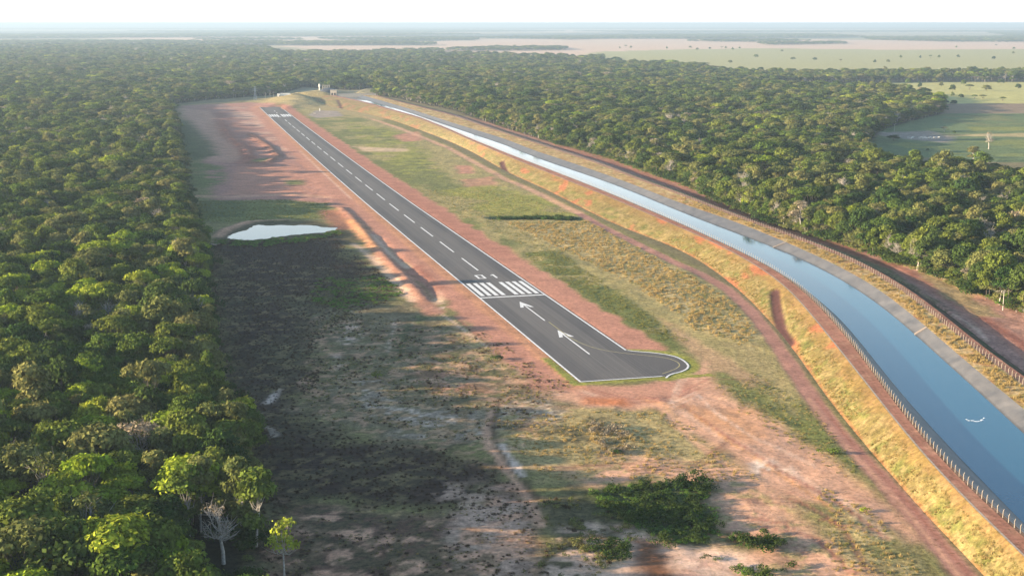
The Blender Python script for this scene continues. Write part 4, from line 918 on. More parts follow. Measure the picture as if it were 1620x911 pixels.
for a_, b_, h_, sp_n, cl_n, lb_ in ((318,842,19,'tall1','olive','pale-trunked slender tree at the forest corner, left of the leaning white trunk'), (300,850,18,'tall1','mid','slender tree with a pale trunk under the big golden green crown'), (382,852,20,'tall1','olive','slender pale-trunked tree between the leaning white trunk and the forked pale trunks')):
    x, y, _ = P(a_, b_); tree('slender_tree', lb_, 'tree', x, y, sp_n, cl_n, .9, None, None, h_/(18*.9))
# thin out the view onto the pale trunks at the forest corner
for a, b, r_ in ((365,890,9), (395,895,8), (340,870,8)):
    x, y, _ = P(a, b); clr &= ~((np.hypot(X-x, Y-y) < r_))
X, Y, G, IDX, fringe = X[clr], Y[clr], G[clr], IDX[clr], fringe[clr]
SC = np.exp(rg.normal(-.22, .20, len(X))).clip(.5, 1.15); SCZ = SC**.6*rg.uniform(.72, 1.22, len(X))*(1+.25*sstep(9, 22, G)); SC = SC*np.clip(G/7.0, .95, 1.9)
edge_small = rg.random(len(X)) < .12; SCZ[edge_small] *= .75; SCZ[fringe] *= rg.uniform(.38, .75, fringe.sum()); SC[fringe] *= rg.uniform(.55, .8, fringe.sum()); big_ = (rg.random(len(X)) < .10) & ~fringe; SC[big_] *= 1.25; SCZ[big_] *= 1.2
ROT = rg.uniform(0, 6.28, len(X)); Z0 = ground_z(X, Y)-.1
# the 300 that show largest become trees of their own
u = X/Y; hgt = np.array([SPEC[k[0]][5] for k in KINDS])[IDX]*SCZ
ypx = lambda z: (F_*sp_*0 + ((CAMH-z)*F_*cp_ - Y*F_*sp_)/((CAMH-z)*sp_+Y*cp_))
topv = ypx(hgt) + H_/2
infr = (np.abs(u) < .377*1.03) & (topv < 911)
sizep = np.where(infr, hgt*SC/(Y*Y), 0); ind = np.argsort(-sizep)[:300]; isind = np.zeros(len(X), bool); isind[ind] = True
SHN = {'dome1': 'rounded', 'dome2': 'compact', 'dome3': 'broad', 'flat1': 'spreading', 'flat2': 'layered', 'tall1': 'narrow', 'airy1': 'airy', 'airy2': 'thin', 'bare': 'leafless', 'small': 'small', 'palm': 'feathery'}
CLN = {'dark': 'dark green', 'mid': 'mid green', 'lime': 'yellow green', 'olive': 'olive', 'tan': 'dry tan'}
NMN = {'flat1': 'flat_topped_tree', 'flat2': 'flat_topped_tree', 'airy2': 'flat_topped_tree', 'bare': 'bare_tree', 'palm': 'palm_tree', 'tall1': 'slender_tree'}
dl = np.full(len(X), 99.0); dl[isind] = -poly_sd(X[isind], Y[isind], PX(F_LEFT))
for i in np.where(isind)[0]:
    sp, cl = KINDS[IDX[i]]; pxx = W_/2+F_*X[i]/(Y[i]*cp_+(CAMH-8)*sp_); row = topv[i]
    if dl[i] < 13 : wh = 'on the clearing edge of the left forest'
    elif X[i] > 60: wh = 'in the forest beyond the canal'
    elif row > 760: wh = 'at the bottom of the left forest'
    elif row > 660: wh = 'in the lower part of the left forest'
    elif row > 580: wh = 'in the left forest near runway-end level'
    else: wh = 'in the left forest level with the runway threshold'
    if wh.startswith('in') or wh.startswith('at'):
        if X[i] < 60: wh += ', at far left' if pxx < 130 else ''
    lb = '%s %s tree %s' % (SHN[sp], CLN[cl], wh)
    tree(NMN.get(sp, 'broadleaf_tree'), lb, 'palm' if sp == 'palm' else 'tree', X[i], Y[i], sp, cl, float(SC[i]), float(ROT[i]), lb.replace(' tree ', ' trees '), float(SCZ[i]/SC[i]), (0, 0), float(Z0[i]))
rest = ~isind
nb_ = choose(xb_, yb_, 1, 300); nf_ = choose(fx_, fy_, 1, 400)
AX = np.concatenate([X[rest], xb_, fx_]); AY = np.concatenate([Y[rest], yb_, fy_])
AZ = np.concatenate([Z0[rest], ground_z(xb_, yb_)-.2, ground_z(fx_, fy_)-.3])
sb_ = rg.uniform(1.1, 1.9, len(xb_)); sf_ = rg.uniform(.8, 1.2, len(fx_))*fg_/14
scatter('forest', np.stack([AX, AY, AZ], 1), np.concatenate([IDX[rest], nb_, nf_]), np.concatenate([ROT[rest], rg.uniform(0, 6.28, len(xb_)+len(fx_))]),
        np.concatenate([SC[rest], sb_, sf_]), np.concatenate([SCZ[rest], rg.uniform(.9, 1.3, len(xb_)), rg.uniform(.7, 1.1, len(fx_))]), tree_src, list(ML.values())+[M_bark, M_barkp],
        label='dense mixed forest canopy filling the land behind the nearest trees', cat='forest', kind='stuff')
print('forest instances', len(AX))
# ------------------------------------------------------------------ low plants
def bush_item(seed, colr, h, r, n, size):
    rg2 = np.random.default_rng(seed); cs = [np.array([rg2.normal()*r*.5, rg2.normal()*r*.5, h*.35+rg2.random()*h*.3]) for _ in range(n)]
    cv, cf, tone = leaf_cloud(rg2, cs, [r*(.45+.3*rg2.random()) for _ in cs], 260, size, h/r*.6, .3); return cv, cf, tone
def tuft_item(seed, h, r, n, w):
    rg2 = np.random.default_rng(seed); V = []; tone = []
    for _ in range(n):
        a = rg2.uniform(0, 6.28); q = r*math.sqrt(rg2.random()); p = np.array([math.cos(a)*q, math.sin(a)*q, -.05]); l = rg2.normal(size=3)*.22; l[2] = 1; hh = h*(.5+.6*rg2.random()); b = rg2.uniform(0, 6.28); s = np.array([math.cos(b), math.sin(b), 0])*w
        V += [p-s, p+s, p+l*hh+s*.35, p+l*hh-s*.35]; tone += [rg2.random()]*4
    V = np.array(V); return V, np.arange(len(V)).reshape(-1, 4), np.array(tone)
B1 = bush_item(1, '', 1.7, 1.7, 5, .17); B2 = bush_item(2, '', 1.2, 1.4, 4, .16); B3 = bush_item(3, '', 2.6, 2.2, 7, .2)
T1 = tuft_item(1, .5, .55, 34, .045); T2 = tuft_item(2, .8, .7, 40, .05); T3 = tuft_item(3, .35, .5, 30, .045)
low_src = source_collection('low_sources', [(None, None, None, *B1[:2], ML['dark'], B1[2]), (None, None, None, *B2[:2], ML['scrub'], B2[2]), (None, None, None, *B3[:2], ML['dark'], B3[2]), (None, None, None, *B1[:2], ML['olive'], B1[2]),
   (None, None, None, *T1[:2], ML['grass'], T1[2]), (None, None, None, *T2[:2], ML['straw'], T2[2]), (None, None, None, *T3[:2], ML['grass'], T3[2]), (None, None, None, *T3[:2], ML['straw'], T3[2]), (None, None, None, *T2[:2], ML['brushb'], T2[2]), (None, None, None, *B2[:2], ML['olive'], B2[2]), (None, None, None, *B2[:2], ML['tan'], B2[2])])
def in_poly_pts(pxs, dens, z=0, erode=0.0, brk=None):
    pl = PX(pxs, z); a = pl.min(0); b = pl.max(0); n = int((b-a).prod()*dens); x = rg.uniform(a[0], b[0], n); y = rg.uniform(a[1], b[1], n); d = poly_sd(x, y, pl)+(fbm(x, y, 9, 3, 51)-.5)*6
    k = d < -erode; x, y = x[k], y[k]
    if brk: nz = fbm(x, y, brk[2], 3, brk[3]); k = (nz > brk[0]) & (rg.random(len(x)) < sstep(brk[0], brk[1], nz)+.0); x, y = x[k], y[k]
    return x, y
LX, LY, LI, LS = [], [], [], []
def low(pxs, dens, kinds, s=(.7, 1.3), brk=None, erode=0.0):
    x, y = in_poly_pts(pxs, dens, brk=brk, erode=erode); ss, t2 = to_rw(x, y)
    k = ~((t2 > -4) & (t2 < RWW+17) & (ss > -7) & (ss < RLEN+5)) & ~((np.hypot(ss-20, t2-RWW-8) < 34) & (t2 > 0)) & (x < fT(y)-.8)
    x, y = x[k], y[k]; LX.append(x); LY.append(y); LI.append(rg.choice(kinds, len(x))); LS.append(rg.uniform(*s, len(x))); return len(x)
thick = [(922,782),(1000,764),(1120,764),(1143,830),(1118,858),(1062,858),(992,828)]
TX, TY = in_poly_pts(thick, .22, erode=1.0); tx2, ty2 = in_poly_pts([(1150,842),(1190,838),(1245,852),(1228,876),(1165,868)], .13, erode=0); tx3, ty3 = in_poly_pts([(960,845),(990,850),(1000,890),(960,885)], .14)
tx4, ty4 = in_poly_pts([(1150,890),(1230,905),(1260,925),(1160,925)], .12)
TX = np.concatenate([TX, tx2, tx3, tx4]); TY = np.concatenate([TY, ty2, ty3, ty4])
scatter('shrub_thicket', np.stack([TX, TY, ground_z(TX, TY)-.1], 1), rg.choice([0, 1, 1, 1, 1, 2], len(TX)), rg.uniform(0, 6.28, len(TX)), rg.uniform(.6, 1.25, len(TX)), rg.uniform(.6, 1.2, len(TX)), low_src, [ML['dark'], ML['scrub'], ML['olive']],
        label='dense dark green shrub thicket on pink sand below the runway end', cat='shrubs', kind='stuff')
brushP = [(325,388),(530,378),(640,462),(590,490),(500,540),(520,590),(470,640),(560,690),(700,705),(790,740),(840,800),(700,815),(560,800),(470,790),(440,925),(410,925),(395,700),(352,640),(335,520)]
low(brushP, .30, [8, 8, 8, 8, 6], (.35, .8)); low([(470,795),(560,805),(850,790),(870,925),(430,925)], .7, [8, 6, 6, 7], (.3, .85), (.40, .56, 6, 9))
low([(500,490),(760,520),(900,610),(780,700),(540,680),(480,640)], .6, [4, 6, 6, 7, 8, 7], (.4, .95), (.42, .55, 8, 3)); low([(500,440),(600,440),(640,465),(560,495),(490,480)], .2, [4, 4, 1], (.6, 1.1))
low([(770,650),(1050,650),(1200,760),(940,760),(860,760)], .6, [4, 5, 7, 7, 6, 7], (.4, .95), (.40, .55, 7, 3)); low([(850,790),(960,780),(1010,840),(930,925),(860,925)], .4, [6, 8, 9, 4], (.6, 1.1), (.38, .5, 7, 3))
low([(930,670),(1005,672),(1000,718),(940,712)], .4, [5, 5, 10], (.8, 1.4), (.42, .5, 5, 3)); low([(1300,770),(1370,800),(1480,925),(1330,925),(1310,840)], .5, [5, 7, 7, 4, 7, 6], (.5, 1.0), (.38, .5, 6, 3))
low([(800,352),(930,350),(1060,420),(1150,470),(1200,530),(1170,545),(1100,520),(1000,450),(880,390)], .30, [5, 7, 5, 4], (.7, 1.3)); low([(830,400),(880,395),(960,450),(1060,520),(1120,560),(1090,565),(1000,545),(900,470)], .30, [4, 4, 6], (.7, 1.2))
low([(1090,560),(1200,590),(1290,650),(1360,740),(1340,755),(1250,700),(1160,640)], .3, [4, 6, 7], (.6, 1.1)); low([(640,300),(800,300),(930,350),(860,400),(720,340)], .12, [4, 7, 6], (.7, 1.2)); low([(790,348.5),(830,347),(870,347),(905,348.5),(905,344.5),(870,343),(830,343),(790,344.5)], .30, [1, 0, 0], (1.0, 1.6))
low([(345,378),(400,384),(480,376),(535,366),(545,372),(480,384),(400,392),(345,388)], .35, [8, 1, 6, 6], (.8, 1.5)); low([(312,318),(450,316),(520,322),(515,345),(350,352),(300,348)], .12, [4, 6], (.8, 1.3))
# slopes of the embankment and verge: tufts on their own surface
def low_slope(fa, fb, za, zb, y0, y1, dens, kinds, s, u0=0.1, u1=.8, brk=.45):
    n = int((y1-y0)*15*dens); y = rg.uniform(y0, y1, n); uu = rg.uniform(u0, u1, n); x = fa(y)+(fb(y)-fa(y))*uu; z = za+(zb-za)*uu; nz = fbm(x, y, 5, 3, 8)
    k = (nz > brk) & (np.abs(x)/y < .42) & (cut_mask(x, y, 3.2) < .1 if fa is fT else True); return x[k], y[k], z[k], rg.choice(kinds, k.sum()), rg.uniform(*s, k.sum())
sa = low_slope(fT, fCL, -.1, ZC, 250, 750, .8, [5, 7, 7, 4, 6, 7], (.45, .85)); sb3 = low_slope(fLR, fFR, ZC+.05, ZC+.35, 330, 900, .35, [5, 5, 7], (.6, 1.1), .12, .9, .42)
# forest edges and undergrowth
ux, uy = in_poly_pts([(400,925),(400,790),(352,640),(334,520),(318,400),(293,310),(277,200),(262,200),(280,330),(300,430),(318,540),(330,640),(370,700),(385,800),(380,925)], .09)
vx, vy = in_poly_pts([(870,222),(950,243),(1075,287),(1220,352),(1370,398),(1500,446),(1625,500),(1640,520),(1500,462),(1370,411),(1220,364),(1075,300),(950,253),(870,231)], .12)
kx = np.concatenate(LX+[sa[0], sb3[0], ux, vx]); ky = np.concatenate(LY+[sa[1], sb3[1], uy, vy]); nl_ = sum(len(a) for a in LX)
kz = ground_z(kx, ky)-.03; kz[nl_:nl_+len(sa[0])] = sa[2]; kz[nl_+len(sa[0]):nl_+len(sa[0])+len(sb3[0])] = sb3[2]
ki = np.concatenate(LI+[sa[3], sb3[3], rg.choice([0, 2, 2, 1, 3], len(ux)), rg.choice([0, 2, 3, 1, 3, 9], len(vx))]); ks = np.concatenate(LS+[sa[4], sb3[4], rg.uniform(.9, 2.0, len(ux)), rg.uniform(1.0, 2.6, len(vx))])
scatter('grass_and_undergrowth', np.stack([kx, ky, kz], 1), ki, rg.uniform(0, 6.28, len(kx)), ks, ks*rg.uniform(.8, 1.2, len(kx)), low_src, list(ML.values()), label='tufts of dry and green grass and low brush over the open ground', cat='grass', kind='stuff')
print('low plants', len(kx))
# single bushes one can point at
def bush(label, px, py, r, cl, seed):
    B = bush_item(seed, '', 1.3, 1.5, 5, .16); me_ = mesh_np('bush', B[0], B[1]); add_attr(me_, 'tone', B[2].astype(np.float32)); x, y, _ = P(px, py)
    root = empty('bush', (x, y, GZ(x, y)-.05)); tag(root, label, 'bush'); root.scale = (r, r, r)
    link('foliage', me_, ML[cl], root); tv, tf = tube_np(np.array([[0, 0, -.2], [.05, 0, .4], [0, .05, .8]]), [.07, .05, .03], 5); link('stem', mesh_np('stem', tv, tf), M_bark, root)
bush('small round bush alone on the pale pink sand right of the brown puddle', 1116, 882, .75, 'dark', 21); bush('second small bush on the pink sand, just right of the small round one', 1134, 885, .6, 'mid', 22)
bush('pale dry rounded bush left of the dark green thicket', 949, 849, 1.1, 'tan', 23); bush('dark bush low on the clearing above the pink sand', 975, 718, 1.3, 'dark', 24)
bush('bright green bush at the tip of the grass strip beside the lower dirt road', 1312, 717, 1.5, 'mid', 25); bush('dark green bush on the sand at the bottom edge right of the thicket', 1247, 899, 1.1, 'dark', 26)
bush('small yellowish shrub beside the straw grass near the dirt road', 1371, 810, .9, 'lime', 27); bush('bright green bush in the grass left of the red soil patch', 598, 597, 1.6, 'mid', 28); bush('dark rounded bush near the tip of the runway grass collar', 790, 568, 1.6, 'dark', 29)
# ------------------------------------------------------------------ pasture trees beyond
PAST = [(1092,74),(1103,77),(1123,76),(1142,75),(1148,75),(1159,77),(1170,75.5),(1237,80),(1289,93),(1330,96),(1384,97),(1405,96),(1425,89.5),(1400,108),(1456,90),(1472,90),(1485.5,89),(1515.6,88.8),(1572,91),(1542,108.5),(1586,107.5),(1603,83),(1604,76),(1576,72),(1513,74),(1254.6,92),(1155,97),(1196,88),
        (990,73),(998,74),(980.6,75),(1055,75.5),(937,93),(943,94),(999,97),(1062,100),(1492,155),(1507,149),(1520.6,151),(1555,153.5),(1586,157),(1542,153.5),(1509,161),(1424,142),(1339,137.5),(1300,132),(1325,132),(1360,133),(1379,133),(1395,132),(1437,128),(1489,133),(1507,138),(1534,138),(1561,138),(1611,136),(1480,127),(1584,128),(1554,125),(1455,134),(1350,126),(1406,128),(1525,130),(1270,131),(1250,128)]
for k_, (a, b) in enumerate(PAST):
    far = b < 112; h = random.uniform(13, 17) if far else random.uniform(13, 17); sc = random.uniform(.7, 1.15)
    if b > 148: sc = random.uniform(.6, .85); h = 10
    x, y, _ = P(a, b+.5, h*.6); sp = random.choice(['dome1', 'dome2', 'dome3', 'flat1']); cl = random.choice(['dark', 'mid', 'olive', 'olive'])
    if far: lb, gp = 'small rounded tree standing alone on the distant green and pink pasture', 'scattered trees on the distant pasture'
    elif b > 148: lb, gp = 'low rounded tree on the yellow green pasture in front of the tree belt', 'trees on the yellow green pasture'
    else: lb, gp = 'rounded tree along the front of the tree belt across the pasture', 'trees along the front of the tree belt'
    tree('pasture_tree', lb, 'tree', x, y, sp, cl, sc, None, gp, h/(SPEC[sp][5]*sc), (0, 0), -.3)
for (a, b, h, sp, cl, sc, lb, nm) in [(1414,222,6,'dome2','dark',1.3,'wide dark bush left of the white cattle','pasture_tree'), (1510,212,6,'small','dark',.7,'small dark tree right of and behind the white cattle','pasture_tree'), (1494,208,6,'airy2','tan',1.0,'low tan tree behind the white cattle','pasture_tree'),
        (1540,245,13,'tall1','olive',1.2,'tall narrow olive tree on the near edge of the small pasture','slender_tree'), (1565,222,17,'bare','rust',1.0,'tall dead tree with a long pale trunk standing alone on the small pasture','bare_tree'), (1467,241,4,'small','dark',.6,'tiny dark bush below the white cattle','pasture_tree'), (1559,250,5,'dome2','mid',.7,'low dark shrub clump at the foot of the tall dead tree','pasture_tree')]:
    x, y, _ = P(a, b, h*.7); tree(nm, lb, 'tree', x, y, sp, cl, sc, None, None, h/(SPEC[sp][5]*sc), (0, 0))
# ------------------------------------------------------------------ cattle
M_cow = simple_noise_mat('white_hide', (.78, .74, .68), (.62, .57, .50), 1.0, .8, .2)
def cow_mesh():
    bm = bmesh.new(); sk = bm.verts.layers.skin.verify()
    J = [(-.75,0,1.15,.34,.40),(-.2,0,1.08,.40,.46),(.45,0,1.12,.37,.42),(.75,0,1.30,.30,.30),(1.05,0,1.45,.17,.20),(1.3,0,1.42,.13,.15),(1.52,0,1.28,.08,.09)]
    vs_ = []
    for x, y, z, a, b in J:
        v = bm.verts.new((x, y, z)); v[sk].radius = (a, b); vs_.append(v)
    for a, b in zip(vs_, vs_[1:]): bm.edges.new((a, b))
    vs_[1][sk].use_root = True
    for bi, xx, kn in ((0, -.72, -.12), (2, .5, .05)):
        for sg in (-1, 1):
            p = vs_[bi]
            for (x, y, z, r) in ((xx+.05, sg*.22, .85, .15), (xx+kn*.2+.06, sg*.24, .55, .09), (xx+kn, sg*.24, .32, .06), (xx+kn*.5, sg*.24, .04, .065)):
                v = bm.verts.new((x, y, z)); v[sk].radius = (r, r); bm.edges.new((p, v)); p = v
    p = vs_[0]
    for (x, z, r) in ((-1.02, 1.2, .05), (-1.10, .9, .035), (-1.10, .55, .045)):
        v = bm.verts.new((x, 0, z)); v[sk].radius = (r, r); bm.edges.new((p, v)); p = v
    for sg in (-1, 1):
        v = bm.verts.new((1.22, sg*.3, 1.5)); v[sk].radius = (.05, .03); bm.edges.new((vs_[5], v))
    me_ = fin(bm, 'cow'); o = bpy.data.objects.new('tmp', me_); C.objects.link(o); o.modifiers.new('s', 'SKIN'); s2 = o.modifiers.new('d', 'SUBSURF'); s2.levels = 1
    dg = bpy.context.evaluated_depsgraph_get(); r = bpy.data.meshes.new_from_object(o.evaluated_get(dg)); bpy.data.objects.remove(o); r.materials.clear(); r.materials.append(M_cow); r.shade_smooth(); return r
cm_ = cow_mesh()
for k_, a in enumerate([1437.5,1441.5,1443.5,1455,1457.5,1460.5,1462.5,1465,1469,1471.5,1474.5,1478,1481,1484]):
    x, y, _ = P(a, 225+[0,.6,-.5,.4,-.7,1,-1.2,.8,.2,-.6,.6,-.3,.2,-.4][k_]); o = bpy.data.objects.new('cow', cm_); C.objects.link(o); o.location = (x, y, GZ(x, y)); o.rotation_euler = (0, 0, random.uniform(-.6, .6)+(math.pi if k_ % 3 == 0 else 0)); o.scale = (1.15,)*3
    tag(o, 'white cow standing in the herd on the small pasture beyond the canal', 'cow', 'white cattle on the small pasture')
# ------------------------------------------------------------------ power poles
M_pole = simple_noise_mat('pole_concrete', (.50, .47, .42), (.38, .35, .31), .8, .8, .2); M_arm = mat('weathered_timber', (.22, .17, .12), .8, .2); M_ins = mat('insulator_ceramic', (.55, .52, .48), .35, .5)
def pole(a, b, lb, h=9.0):
    x, y, _ = P(a, b); root = empty('power_pole', (x, y, GZ(x, y)), .45); tag(root, lb, 'power pole')
    bm = bmesh.new(); bm_cone(bm, (0, 0, -.4), (0, 0, h), .20, .12, 10); link('pole', fin(bm, 'pole'), M_pole, root)
    bm = bmesh.new(); bm_box(bm, 0, .17, h-.45, 2.2, .12, .14); link('crossarm', fin(bm, 'crossarm'), M_arm, root)
    for q in (-.95, 0, .95):
        bm = bmesh.new(); bm_cone(bm, (q, .17, h-.38), (q, .17, h-.1), .07, .04, 8); link('insulator', fin(bm, 'insulator'), M_ins, root)
pole(1585.7, 503, 'nearest pale power pole, standing on brown ground at the right margin', 8.5); pole(1488.7, 434, 'power pole standing in front of the bright green low tree', 9.2); pole(1353, 382, 'power pole between the canal bend and the rounded greyish trees', 8.2)
pole(1251.7, 358, 'power pole at the foot of the dark forest edge, second farthest', 8.2); pole(1134.7, 312.5, 'farthest small power pole beyond the canal', 7.5); pole(1414.5, 213, 'white pole standing on bare ground left of the cattle', 7.5)
# ------------------------------------------------------------------ lattice tower and far poles
M_steel = mat('galvanised_steel', (.42, .43, .44), .5, .5, .5)
def pylon(a, b, h, lb):
    x, y, _ = P(a, b); root = empty('transmission_tower', (x, y, GZ(x, y)), .2); tag(root, lb, 'transmission tower'); w = 2.6
    def at_(f, k): c = w*(1-f*.82); return ((1 if k in (0, 3) else -1)*c, (1 if k in (0, 1) else -1)*c, h*f)
    for k in range(4):
        bm = bmesh.new(); bm_cone(bm, at_(0, k), at_(1, k), .22, .16, 4); link('leg', fin(bm, 'leg'), M_steel, root)
    bm = bmesh.new(); L_ = [0, .18, .34, .48, .60, .71, .81, .9, 1.0]
    for f0, f1 in zip(L_, L_[1:]):
        for k in range(4):
            bm_cone(bm, at_(f0, k), at_(f1, (k+1) % 4), .1, .1, 3); bm_cone(bm, at_(f0, (k+1) % 4), at_(f1, k), .1, .1, 3); bm_cone(bm, at_(f1, k), at_(f1, (k+1) % 4), .1, .1, 3)
    link('bracing', fin(bm, 'bracing'), M_steel, root)
    for f, q in ((.72, 5), (.84, 4.2), (.96, 3.4)):
        bm = bmesh.new()
        for sg in (-1, 1): bm_cone(bm, (0, 0, h*f+.5), (sg*q, 0, h*f), .13, .1, 3); bm_cone(bm, (0, 0, h*f-.5), (sg*q, 0, h*f), .13, .1, 3)
        link('crossarm', fin(bm, 'crossarm'), M_steel, root)
pylon(404, 158, 21, 'grey lattice transmission tower in front of the forest behind the far runway end')
for a, b, lb in ((420, 156, 'thin pole right of the lattice tower'), (427.5, 155.5, 'thin pole halfway between the lattice tower and the white building'), (433, 155, 'thin pole just left of the white building')): pole(a, b, lb, 10)
def on_ground(a, b):
    z = 0.0
    for _ in range(12): x, y, _z = P(a, b, z); z = .5*z+.5*GZ(x, y)
    return x, y, GZ(x, y)
# ------------------------------------------------------------------ intake works
M_white = simple_noise_mat('white_render', (.80, .79, .76), (.68, .66, .62), .3, .7, .2); M_beige = simple_noise_mat('beige_concrete', (.62, .52, .40), (.52, .43, .32), .4, .85, .2)
M_roof = simple_noise_mat('pale_roof_sheet', (.72, .73, .74), (.6, .61, .62), .3, .5, .4); M_dark = mat('dark_opening', (.03, .03, .03), .8, .2); M_memb = simple_noise_mat('dark_membrane', (.035, .037, .045), (.07, .07, .08), .15, .6, .3)
# white building behind the mound
x, y, _ = P(441.5, 156); root = empty('white_building', (x, y, GZ(x, y))); tag(root, 'small white flat-roofed building at the left foot of the grassy mound', 'building')
bm = bmesh.new(); bm_box(bm, 0, 0, 2.1, 4.6, 6, 4.6); link('wall', fin(bm, 'wall'), M_white, root)
bm = bmesh.new(); bm_box(bm, 0, 0, 4.55, 5.2, 6.6, .3); link('roof', fin(bm, 'roof'), M_roof, root); bm = bmesh.new(); bm_box(bm, 1.0, -3.02, 1.2, 1.1, .08, 2.3); link('door', fin(bm, 'door'), M_dark, root)
x2, y2, _ = P(447, 155); x2 = x+2.5; root = empty('white_wall', (x2, y, GZ(x2, y))); tag(root, 'long low white wall with coping running right from the small white building into the mound', 'wall')
bm = bmesh.new(); bm_box(bm, 8, 1.0, 2.2, 16, .35, 5.0); link('wall_panel', fin(bm, 'wall_panel'), M_white, root); bm = bmesh.new(); bm_box(bm, 8, 1.0, 4.85, 16.2, 1.0, .25); link('coping', fin(bm, 'coping'), M_roof, root)
# tank
bx_, by_, zb = on_ground(505.7, 144.5); root = empty('water_tower', (bx_, by_, zb)); tag(root, 'slim white cylindrical water tank standing on top of the grassy mound', 'water tower')
bm = bmesh.new(); bm_cone(bm, (0, 0, 0), (0, 0, 6), 1.0, 1.0, 20); link('shaft', fin(bm, 'shaft'), M_white, root); bm = bmesh.new(); bm_cone(bm, (0, 0, 6), (0, 0, 6.8), 1.0, 1.5, 20); bm_cone(bm, (0, 0, 6.8), (0, 0, 11.5), 1.5, 1.5, 20); link('tank', fin(bm, 'tank'), M_white, root); bm = bmesh.new(); bm_cone(bm, (0, 0, 11.5), (0, 0, 12.2), 1.6, .2, 20); link('cap', fin(bm, 'cap'), M_roof, root)
# frame of beige columns
root = empty('column_frame', (bx_+4.5, by_+2, zb)); tag(root, 'open frame of beige concrete columns beside the slim white tank', 'concrete frame')
for q in range(5):
    for r_ in (0, 5):
        bm = bmesh.new(); bm_box(bm, q*2.9, r_, 4.6, .9, .9, 10.2); link('column', fin(bm, 'column'), M_beige, root)
for r_ in (0, 5):
    for hz in (9.3, 4.8):
        bm = bmesh.new(); bm_box(bm, 5.8, r_, hz, 12.6, .6, .7); link('beam', fin(bm, 'beam'), M_beige, root)
# headwall and gate house at the canal's far end
xa, xb = float(fLL(YEND)), float(fFR(YEND)); xm = xa-3
root = empty('intake_gatehouse', (xa-2.5, YEND+6, 5.6)); tag(root, 'beige concrete gate house at the far head of the canal', 'gate house')
bm = bmesh.new(); bm_box(bm, 0, 0, 2.5, 10, 8, 11); link('wall', fin(bm, 'wall'), M_beige, root); bm = bmesh.new(); bm_box(bm, 0, 0, 8.3, 11.2, 9, .6); link('roof', fin(bm, 'roof'), M_beige, root)
for q in (-2.2, 2.2):
    bm = bmesh.new(); bm_box(bm, q, -4.03, 2.2, 2.4, .1, 3.6); link('gate_opening', fin(bm, 'gate_opening'), M_dark, root)
root = empty('canal_headwall', ((xa+xb)/2+4, YEND+3, 0)); tag(root, 'grey concrete headwall closing the far end of the canal right of the gate house', 'headwall'); Lh = xb-xa+4
bm = bmesh.new(); bm_box(bm, 0, 0, 4.1, Lh, 1.2, 9.0); link('wall_panel', fin(bm, 'wall_panel'), M_conc, root); bm = bmesh.new(); bm_box(bm, 0, 0, 8.75, Lh+.6, 1.8, .3); link('coping', fin(bm, 'coping'), M_conc, root)
# membrane covered heap
hx, hy, _ = on_ground(520, 149); rr_ = 15; bm = bmesh.new(); bmesh.ops.create_icosphere(bm, subdivisions=4, radius=1.0)
for v in bm.verts:
    n_ = float(fbm(np.array([v.co.x*2.0+5]), np.array([v.co.y*2.0+v.co.z]), 1, 3, 4)[0]); v.co = Vector((v.co.x*rr_, v.co.y*22, max(v.co.z, -.4)*6.5*(.8+.4*n_)))
o = link('membrane_heap', fin(bm, 'membrane_heap'), M_memb, None, (hx, hy, GZ(hx, hy)-1.0), True); tag(o, 'dark membrane covered heap on the mound between the column frame and the gate house', 'heap')
# small marker hut by the far end
x, y, _ = P(506, 176); root = empty('marker_post', (x, y, GZ(x, y))); tag(root, 'small white marker post on a low grassy platform beside the far runway end', 'marker'); bm = bmesh.new(); bm_cone(bm, (0, 0, -.3), (0, 0, 3.2), .45, .4, 10); link('post', fin(bm, 'post'), M_white, root); bm = bmesh.new(); bm_cone(bm, (0, 0, 3.2), (0, 0, 3.8), .7, .1, 10); link('cap', fin(bm, 'cap'), M_white, root)
x, y, _ = P(498, 180); root = empty('culvert_box', (x, y, GZ(x, y))); tag(root, 'small pale concrete box left of the white marker post', 'culvert'); bm = bmesh.new(); bm_box(bm, 0, 0, .5, 3, 3, 1.4); link('box', fin(bm, 'box'), M_beige, root); bm = bmesh.new(); bm_box(bm, 0, 0, 1.3, 3.4, 3.4, .2); link('lid', fin(bm, 'lid'), M_conc, root)
# farm sheds
for a, b, w, lb in ((1184, 131, 54, 'long white-roofed farm shed in the trees, left of two'), (1206, 132, 52, 'white-roofed farm shed in the trees, right of two')):
    x, y, _ = P(a, b); root = empty('farm_shed', (x, y, GZ(x, y))); tag(root, lb, 'shed'); bm = bmesh.new(); bm_box(bm, 0, 0, 3, w, 20, 6.2); link('wall', fin(bm, 'wall'), M_white, root)
    bm = bmesh.new(); V = [(-w/2-1, -12, 6.0), (w/2+1, -12, 6.0), (w/2+1, 0, 10), (-w/2-1, 0, 10), (-w/2-1, 12, 6.0), (w/2+1, 12, 6.0)]; V = [bm.verts.new(v) for v in V]; bm.faces.new((V[0], V[1], V[2], V[3])); bm.faces.new((V[3], V[2], V[5], V[4])); bm.faces.new((V[0], V[3], V[4])); bm.faces.new((V[1], V[5], V[2])); link('roof', fin(bm, 'roof'), M_roof, root)
    bm = bmesh.new(); bm_box(bm, w*.2, -10.05, 2.3, 5, .1, 4.4); link('door', fin(bm, 'door'), M_dark, root)
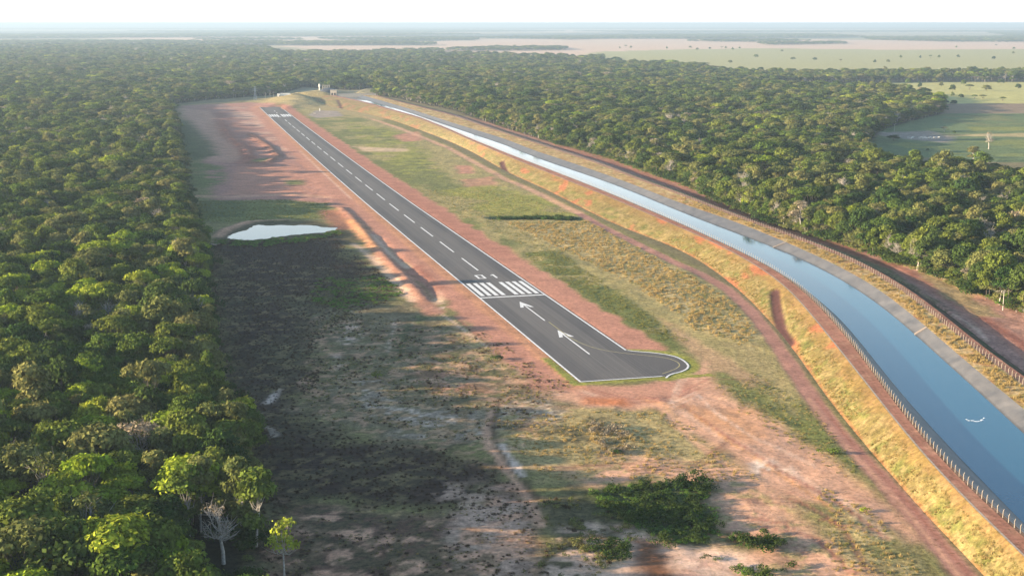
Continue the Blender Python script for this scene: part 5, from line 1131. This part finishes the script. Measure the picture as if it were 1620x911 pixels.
# ------------------------------------------------------------------ stairs on the canal lining, white flecks on the water
M_step = simple_noise_mat('stair_concrete', (.36, .30, .26), (.28, .24, .21), .8, .8, .2)
for (a, b), lb in (((1238,391.5), 'narrow pale concrete stair down the far canal lining, the farther of two'), ((1456,529), 'narrow pale concrete stair down the far canal lining, the nearer of two')):
    _, y, _ = P(a, b, ZW); x0, x1 = float(fWR(y)), float(fLR(y)); root = empty('canal_stairs', (x1, y, ZC)); tag(root, lb, 'stairs'); bm = bmesh.new(); n_ = 14
    for k in range(n_): f = (k+.5)/n_; bm_box(bm, -(x1-x0)*f, 0, -(ZC-ZW)*f+.10, (x1-x0)/n_*1.02, .8, .26)
    link('steps', fin(bm, 'steps'), M_step, root)
    for sg in (-1, 1):
        bm = bmesh.new(); m4 = Matrix.Translation((-(x1-x0)/2, sg*.6, -(ZC-ZW)/2+.16)) @ Matrix.Rotation(-math.atan2(ZC-ZW, x1-x0), 4, 'Y'); bm_box(bm, 0, 0, 0, math.hypot(x1-x0, ZC-ZW), .18, .34, m4); link('stringer', fin(bm, 'stringer'), M_step, root)
M_flecks = simple_noise_mat('flecks', (.85, .87, .88), (.7, .74, .76), 2, .8, .2)
bm = bmesh.new()  # flat white discs in place of a probable group of white birds
for (a, b, l_, w, r_) in ((1529.5,663.3,.6,.5,0),(1532.8,665,.7,.55,.4),(1538.5,665,1.1,.5,0),(1544.5,666.3,1.5,.6,-.1),(1550,665.8,1.4,.5,.3),(1553.6,664,1.5,.6,.9),(1556.8,661,1.0,.45,1.1)):
    x, y, _ = P(a, b, ZW); m4 = Matrix.Translation((x, y, ZW+.03)) @ Matrix.Rotation(r_, 4, 'Z'); q = bmesh.ops.create_uvsphere(bm, u_segments=12, v_segments=6, radius=1.0)['verts']; bmesh.ops.scale(bm, vec=(l_*.55, w*.75, .05), verts=q); bmesh.ops.transform(bm, matrix=m4, verts=q)
tag(link('fleck_streak', fin(bm, 'fleck_streak'), M_flecks), 'curved streak of white flecks floating on the blue canal near the right margin', 'flecks')
# ------------------------------------------------------------------ haze
bm = bmesh.new(); bm_box(bm, 0, 35000-3000, (140-6)/2-0.0, 88000, 80000, 146)
me_ = fin(bm, 'haze'); hz = bpy.data.objects.new('haze', me_); C.objects.link(hz); tag(hz, 'thin pale haze lying over the whole plain', 'haze', kind='stuff')
m = bpy.data.materials.new('haze'); m.use_nodes = True; n_ = m.node_tree.nodes; n_.remove(n_['Principled BSDF']); pv = n_.new('ShaderNodeVolumePrincipled'); pv.inputs['Color'].default_value = (.43, .565, .71, 1); pv.inputs['Density'].default_value = HAZE_D; pv.inputs['Anisotropy'].default_value = .15
m.node_tree.links.new(pv.outputs[0], n_['Material Output'].inputs['Volume']); me_.materials.append(m)
bpy.context.view_layer.update()
